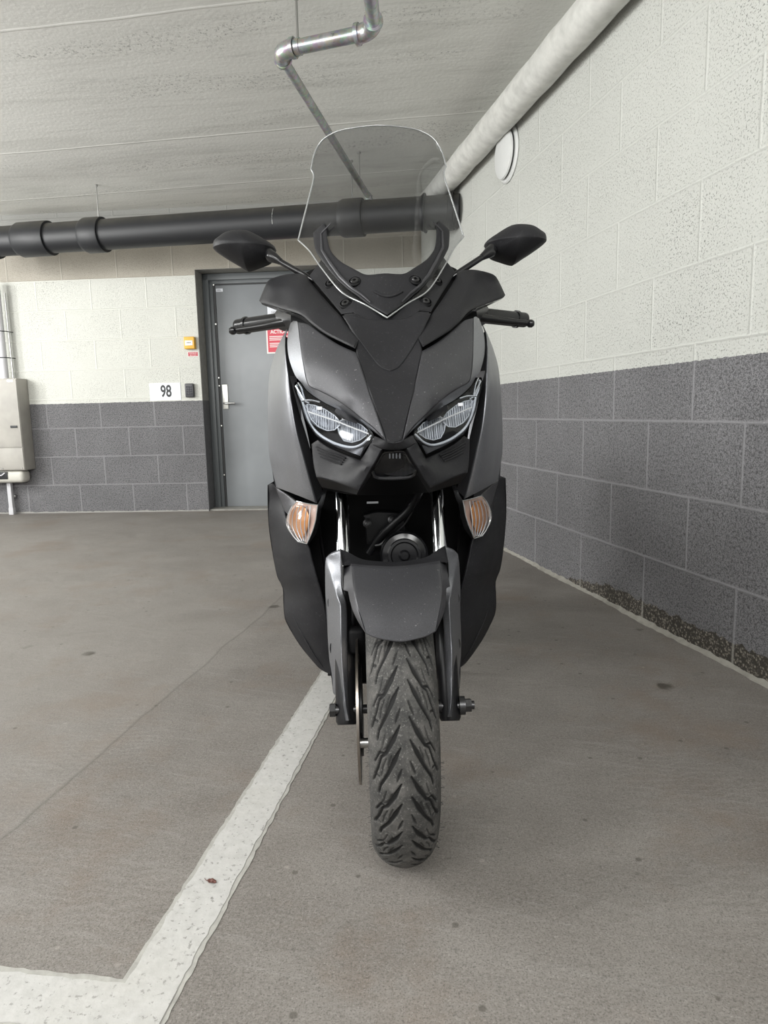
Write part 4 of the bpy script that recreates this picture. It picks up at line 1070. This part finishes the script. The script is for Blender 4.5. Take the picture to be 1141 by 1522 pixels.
fcs = ribbon([(484,830.5,0.188),(483.5,886,0.178),(486,933,0.164),(489.5,983,0.144),(495,1030,0.122)], [(490,832,0.246),(489,886,0.236),(491,933,0.221),(494,983,0.196),(500,1030,0.166)], 20, .004); both('fork_cover_side', fcs, M['fair'])

# --- front fender
def cyl(px, py, R):
    x_ = px if px is not None else 588
    lo_, hi_ = -.40, .0
    d = P3(x_, py, 1.) - P3(x_, py, 0.); o_ = P3(x_, py, 0.)
    A_ = d.y**2 + d.z**2; B_ = 2*((o_.y-DY)*d.y + (o_.z-AZ)*d.z); C_ = (o_.y-DY)**2 + (o_.z-AZ)**2 - R*R; q = B_*B_-4*A_*C_
    if q < 0: return -B_/(2*A_)
    return (-B_-sqrt(q))/(2*A_)
def cp(px, py, R): return (px, py, cyl(px, py, R))
FNo = [cp(None,844,0.300),cp(550,842.5,0.299),cp(522,840,0.296),cp(526,880,0.295),cp(531.5,905,0.294),cp(543.5,942,0.292),cp(557,948,0.296),cp(573,951.5,0.299),cp(None,954.5,0.300)]
FNc = [cp(None,880,0.300),cp(None,915,0.300),cp(555,880,0.299),cp(560,915,0.299)]
FN = patch(FNo, FNc, sym=True, roll=.002, rw=1.5, g=4)
fn = one('front_fender', FN, M['fair_soft'])
def ce(px, py, cx_, cy_, o): return (px, py, cyl(cx_, cy_, .296)+o)
FB = patch([cp(522,840,.296),ce(511,840.5,522,840,.028),ce(510.5,877,526,879,.048),ce(517,879,526,881,.036),ce(520,893,529,893,.030),ce(524,907,531.5,907,.022),ce(531,922,537,922,.014),cp(543.5,942,.292),cp(531.5,905,.294),cp(526,880,.295)], roll=.001, rw=1.2, g=3.5)
both('fender_bevel', FB, M['fair_soft'], parent=fn)
FT = patch([(505.8,816,.07),(522,823,.045),(540,831,.03),(None,836,.01),(None,844,-.054),(520.5,839.5,-.058),(509,841,-.046),(508,875,-.04),(506.5,874,.03)], [], sym=False, roll=0) if False else None
top = MB()
la_ = spline(line3([(505.8,816,0.131),(516,820,0.111),(538,831,0.076),(565,834.5,0.061),(588,835.5,0.056)]), 24)
lb_ = spline(line3([(509.5,841,.014),cp(521,840,.295),cp(540,841.5,.297),cp(565,843.5,.298),cp(588,844.3,.298)]), 24)
full_a = la_ + [Vector((-p.x, p.y, p.z)) for p in reversed(la_[:-1])]; full_b = lb_ + [Vector((-p.x, p.y, p.z)) for p in reversed(lb_[:-1])]
top.loft([[p+Vector((0,.03,-.02)) for p in full_a], full_a, [a.lerp(b,.5)+Vector((0,0,-.004)) for a, b in zip(full_a, full_b)], full_b])
top.build('fender_top', M['black'], fn)
sd = ribbon([(505.8,816,0.131),(506.5,845,0.106),(508.5,874,0.086)], [(509,841,0.011),(509.5,860,0.010),(510.5,877,0.006)], 10, .004); both('fender_side', sd, M['black'], parent=fn)
# rear part of the fender round the wheel
rf = MB(); rows = []
for i in range(14):
    a = radians(20 + i*9); rows.append([Vector((x*.062, cos(pi-a)*-.318 if False else .318*-cos(a)*-1*-1, AZ+.318*sin(a)-.02*abs(x)**3)) for x in (-1,-.8,-.4,0,.4,.8,1)])
rows = [[Vector((x*.062, DY-.30*cos(radians(128+i*3.5)), AZ + .30*sin(radians(128+i*3.5)) - .03*abs(x)**3)) for x in (-1,-.8,-.4,0,.4,.8,1)] for i in range(14)]
rf.loft(rows); rfo = rf.build('fender_rear', M['black_dark'], fn); _s = rfo.modifiers.new('s','SOLIDIFY'); _s.thickness = .003

# --- front wheel
def wheel(R, hw, rim_r, y, z, tread=True, width_n=120):
    root = empty('front_wheel' if tread else 'rear_wheel', (0, y, z), parent=rig)
    NREP = 19; per = 70 if tread else 10; NT_ = NREP*per; pitch = 2*pi*R/NREP
    tmax = radians(80)
    ts = np.linspace(-tmax, tmax, width_n); arc = hw*1.04*ts
    H_ = np.zeros((NT_, width_n))
    if tread:
        cc = (np.arange(per)/per*pitch)*1000; ll = arc*1000
        Cg, Lg = np.meshgrid(cc, ll, indexing='ij'); tile = np.zeros_like(Cg); pm = pitch*1000
        def groove(poly, w, dep, side, off):
            nonlocal tile
            for sh in (-2, -1, 0, 1, 2):
                for k in range(len(poly)-1):
                    a = np.array([side*poly[k][0], poly[k][1]+off+sh*pm]); b = np.array([side*poly[k+1][0], poly[k+1][1]+off+sh*pm])
                    ab = b-a; t_ = np.clip(((Lg-a[0])*ab[0] + (Cg-a[1])*ab[1])/(ab@ab), 0, 1)
                    d = np.hypot(Lg-(a[0]+t_*ab[0]), Cg-(a[1]+t_*ab[1])); wk = w[k] + (w[k+1]-w[k])*t_
                    tile = np.maximum(tile, dep*np.clip((wk*1.25 - d)/.8 + .9, 0, 1))
        for side, off in ((-1, 0), (1, -.13*pm)):
            groove([(8,0),(20,22),(34,44),(43,50),(50,68),(62,92)], [.5,3.0,1.9,1.6,1.8,1.5], 3.2, side, off)
            groove([(8,34),(19,54),(31,76),(46,98),(50,112)], [.5,3.0,2.0,1.8,1.6], 3.2, side, off)
            groove([(7,66),(11,76),(15,86)], [.5,1.5,.6], 2.2, side, off)
            groove([(24,18),(31,34),(38,38)], [.7,.9,.7], 1.6, side, off)
            groove([(34,16),(40,34),(44,40)], [.6,.9,.7], 1.6, side, off)
            groove([(23,46),(29,60),(31,74)], [.7,1.,.7], 1.8, side, off)
            groove([(33,52),(40,66),(43,80)], [.7,1.,.7], 1.8, side, off)
            groove([(34,44),(46,43),(58,60)], [1.6,1.5,1.2], 2.6, side, off)
            groove([(48,84),(58,80),(66,96)], [1.4,1.4,1.], 2.2, side, off)
        H_ = np.tile(tile/1000, (NREP, 1))
    fall = np.clip((tmax-np.abs(ts))/.18, 0, 1); H_ = H_*fall
    mb = MB(); rows = []
    th = np.arange(NT_)/NT_*2*pi
    X = np.outer(np.ones(NT_), hw*np.sin(ts)) - H_*np.sin(ts)
    Rr = (R - .052*(1-np.cos(ts)))[None] - H_*np.cos(ts)
    # sidewalls
    def side(sgn):
        return [(sgn*hw*.985, R-.052*(1-cos(tmax))-.008), (sgn*hw*.93, R-.062), (sgn*hw*.84, R-.074), (sgn*hw*.72, rim_r)]
    Lft = [(x, r) for x, r in reversed(side(-1))]; Rgt = side(1)
    n0 = len(Lft); Wt = width_n + 2*n0
    XX = np.hstack([np.tile([p[0] for p in Lft], (NT_,1)), X, np.tile([p[0] for p in Rgt], (NT_,1))])
    RR = np.hstack([np.tile([p[1] for p in Lft], (NT_,1)), Rr, np.tile([p[1] for p in Rgt], (NT_,1))])
    # theta measured so that c increases downward on the front (towards -y) side
    Yv = -np.cos(th)[:,None]*RR; Zv = -np.sin(th)[:,None]*RR
    V = np.stack([XX, Yv, Zv], -1).reshape(-1, 3)
    i = np.arange(NT_)[:,None]; j = np.arange(Wt-1)[None]; i2 = (i+1) % NT_
    Fq = np.stack([i*Wt+j, i2*Wt+j, i2*Wt+j+1, i*Wt+j+1], -1).reshape(-1, 4)
    me = bpy.data.meshes.new('tyre'); me.from_pydata(V.tolist(), [], Fq[:, ::-1].tolist()); me.update(); me.shade_smooth()
    if tread:
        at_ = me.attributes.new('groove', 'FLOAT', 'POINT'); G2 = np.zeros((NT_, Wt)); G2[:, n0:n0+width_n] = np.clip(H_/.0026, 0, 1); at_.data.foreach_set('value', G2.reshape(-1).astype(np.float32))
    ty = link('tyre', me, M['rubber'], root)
    rm_ = MB(); hw2 = hw*.72
    rm_.lathe([(rim_r-.004,-hw2),(rim_r+.006,-hw2-.003),(rim_r+.006,-hw2+.004),(rim_r-.012,-hw2+.012),(rim_r-.022,0),(rim_r-.012,hw2-.012),(rim_r+.006,hw2-.004),(rim_r+.006,hw2+.003),(rim_r-.004,hw2),(rim_r-.016,hw2-.014),(rim_r-.030,0),(rim_r-.016,-hw2+.014),(rim_r-.004,-hw2)], (0,0,0), (1,0,0), 64)
    rim_o = rm_.build('rim', M['satin_black'], root)
    for k in range(5):
        a = 2*pi*k/5 + .35; d = Vector((0, cos(a), sin(a)))
        MB().tube([d*.02, d*.08, d*(rim_r-.02)], [.017,.013,.016], 12).build('spoke', M['satin_black'], root)
    MB().lathe([(0,-.045),(.03,-.045),(.036,-.02),(.036,.02),(.03,.045),(0,.045)], (0,0,0), (1,0,0), 32).build('hub', M['satin_black'], root)
    if tread:
        # small mould hairs on the tread edges
        random.seed(8)
        hm_ = MB()
        for k in range(60):
            a = random.uniform(-.2, 1.45); sg = random.choice((-1,1)); rr = R-.03-random.random()*.015
            p = Vector((sg*hw*.965, -cos(a)*rr, -sin(a)*rr)); hm_.tube([p, p+Vector((sg*random.uniform(.003,.007), -.001, random.uniform(-.003,.002)))], .0004, 4)
        h_ = hm_.build('mould_hair', M['rubber'], root); h_['kind'] = 'stuff'
        dx = -.0745
        dm_ = MB(); pr = [(.078,-.0022),(.134,-.0022),(.134,.0022),(.078,.0022),(.078,-.0022)]
        dm_.lathe(pr, (dx,0,0), (1,0,0), 96); dsk = dm_.build('brake_disc', M['disc'], root)
        MB().lathe([(.03,-.004),(.085,-.003),(.085,.003),(.03,.004)], (dx+.004,0,0), (1,0,0), 32).build('disc_carrier', M['satin_black'], root)
        c0 = Vector((dx+.004, -.0, -.09)); MB().tube([Vector((dx, -.095, -.02)), Vector((dx+.022, -.095, -.02))], .0085, 16).build('disc_bolt', M['steel'], root)
    return root
wheel(.271, .0575, .188, DY, AZ)
wheel(.275, .068, .178, 1.50, .277, tread=False, width_n=24)
MB().tube([Vector((-.128,DY,AZ)), Vector((.134,DY,AZ))], .0085, 16).build('front_axle', M['bolt'], rig)
MB().tube([(-.119,DY,AZ),(-.130,DY,AZ)], .0130, 6).build('axle_bolt', M['bolt'], rig)
w = MB().tube([(.116,DY,AZ),(.127,DY,AZ)], .0175, 24).tube([(.127,DY,AZ),(.139,DY,AZ)], .013, 6).tube([(.139,DY,AZ),(.145,DY,AZ)], .008, 14); w.build('axle_nut', M['bolt'], rig)
cal = MB().box((-.096, .07+DY, AZ+.02), (-.054, .125+DY, AZ+.12), .008).box((-.090, .02+DY, AZ+.10), (-.058, .10+DY, AZ+.15), .008); cal.build('brake_caliper', M['black_dark'], rig)
MB().tube(spline([(-.080,-.02+DY,AZ+.235),(-.078,DY,AZ+.20),(-.080,.05+DY,AZ+.15),(-.078,.10+DY,AZ+.12)], 20), .004, 8).build('brake_hose', M['satin_black'], rig)
# axle guard lugs at the right leg
MB().tube([(.056,DY,AZ),(.082,DY,AZ)], .013, 20).build('wheel_spacer', M['satin_black'], rig)

# --- rear body, seat, engine, stand (mostly hidden behind the front)
def loftbody(name, secs, mat, n=28):
    rows = []
    for (y, hwid, zlo, zhi) in secs:
        c = (zlo+zhi)/2; h = (zhi-zlo)/2; r = []
        for k in range(n):
            a = 2*pi*k/n; cx_, sz = cos(a), sin(a)
            r.append(Vector((hwid*copysign(abs(cx_)**.6, cx_), y, c + h*copysign(abs(sz)**.6, sz))))
        rows.append(r)
    mb = MB().loft(rows, closed=True); k = len(rows); mb.F.append(tuple(range(n-1,-1,-1))); mb.F.append(tuple((k-1)*n+i for i in range(n)))
    return mb.build(name, mat, rig)
loftbody('centre_tunnel', [(.40,.10,.30,.62),(.60,.12,.30,.60),(.85,.14,.32,.62)], M['leg'])
loftbody('floorboard', [(.42,.20,.29,.33),(.60,.22,.29,.34),(.90,.20,.30,.35)], M['leg'])
loftbody('rear_body', [(.78,.10,.36,.60),(.95,.14,.38,.70),(1.3,.15,.46,.74),(1.65,.11,.56,.76),(1.85,.05,.64,.76)], M['fair'])
loftbody('seat', [(.80,.09,.60,.70),(.95,.13,.68,.77),(1.2,.15,.70,.775),(1.45,.13,.74,.80),(1.75,.09,.76,.80)], M['rubber'])
loftbody('engine_case', [(1.0,.12,.22,.38),(1.25,.13,.20,.38),(1.5,.10,.22,.34)], M['satin_black'])
loftbody('dash_cowl', [(.26,.15,.72,.90),(.36,.17,.70,.98),(.46,.15,.68,.99),(.52,.08,.74,.95)], M['black_dark'])
MB().tube([(-.10,.95,.26),(-.17,.92,.012)], .011, 12).tube([(.10,.95,.26),(.17,.92,.012)], .011, 12).tube([(-.19,.92,.012),(-.15,.92,.012)], .012, 10).tube([(.15,.92,.012),(.19,.92,.012)], .012, 10).build('centre_stand', M['satin_black'], rig)
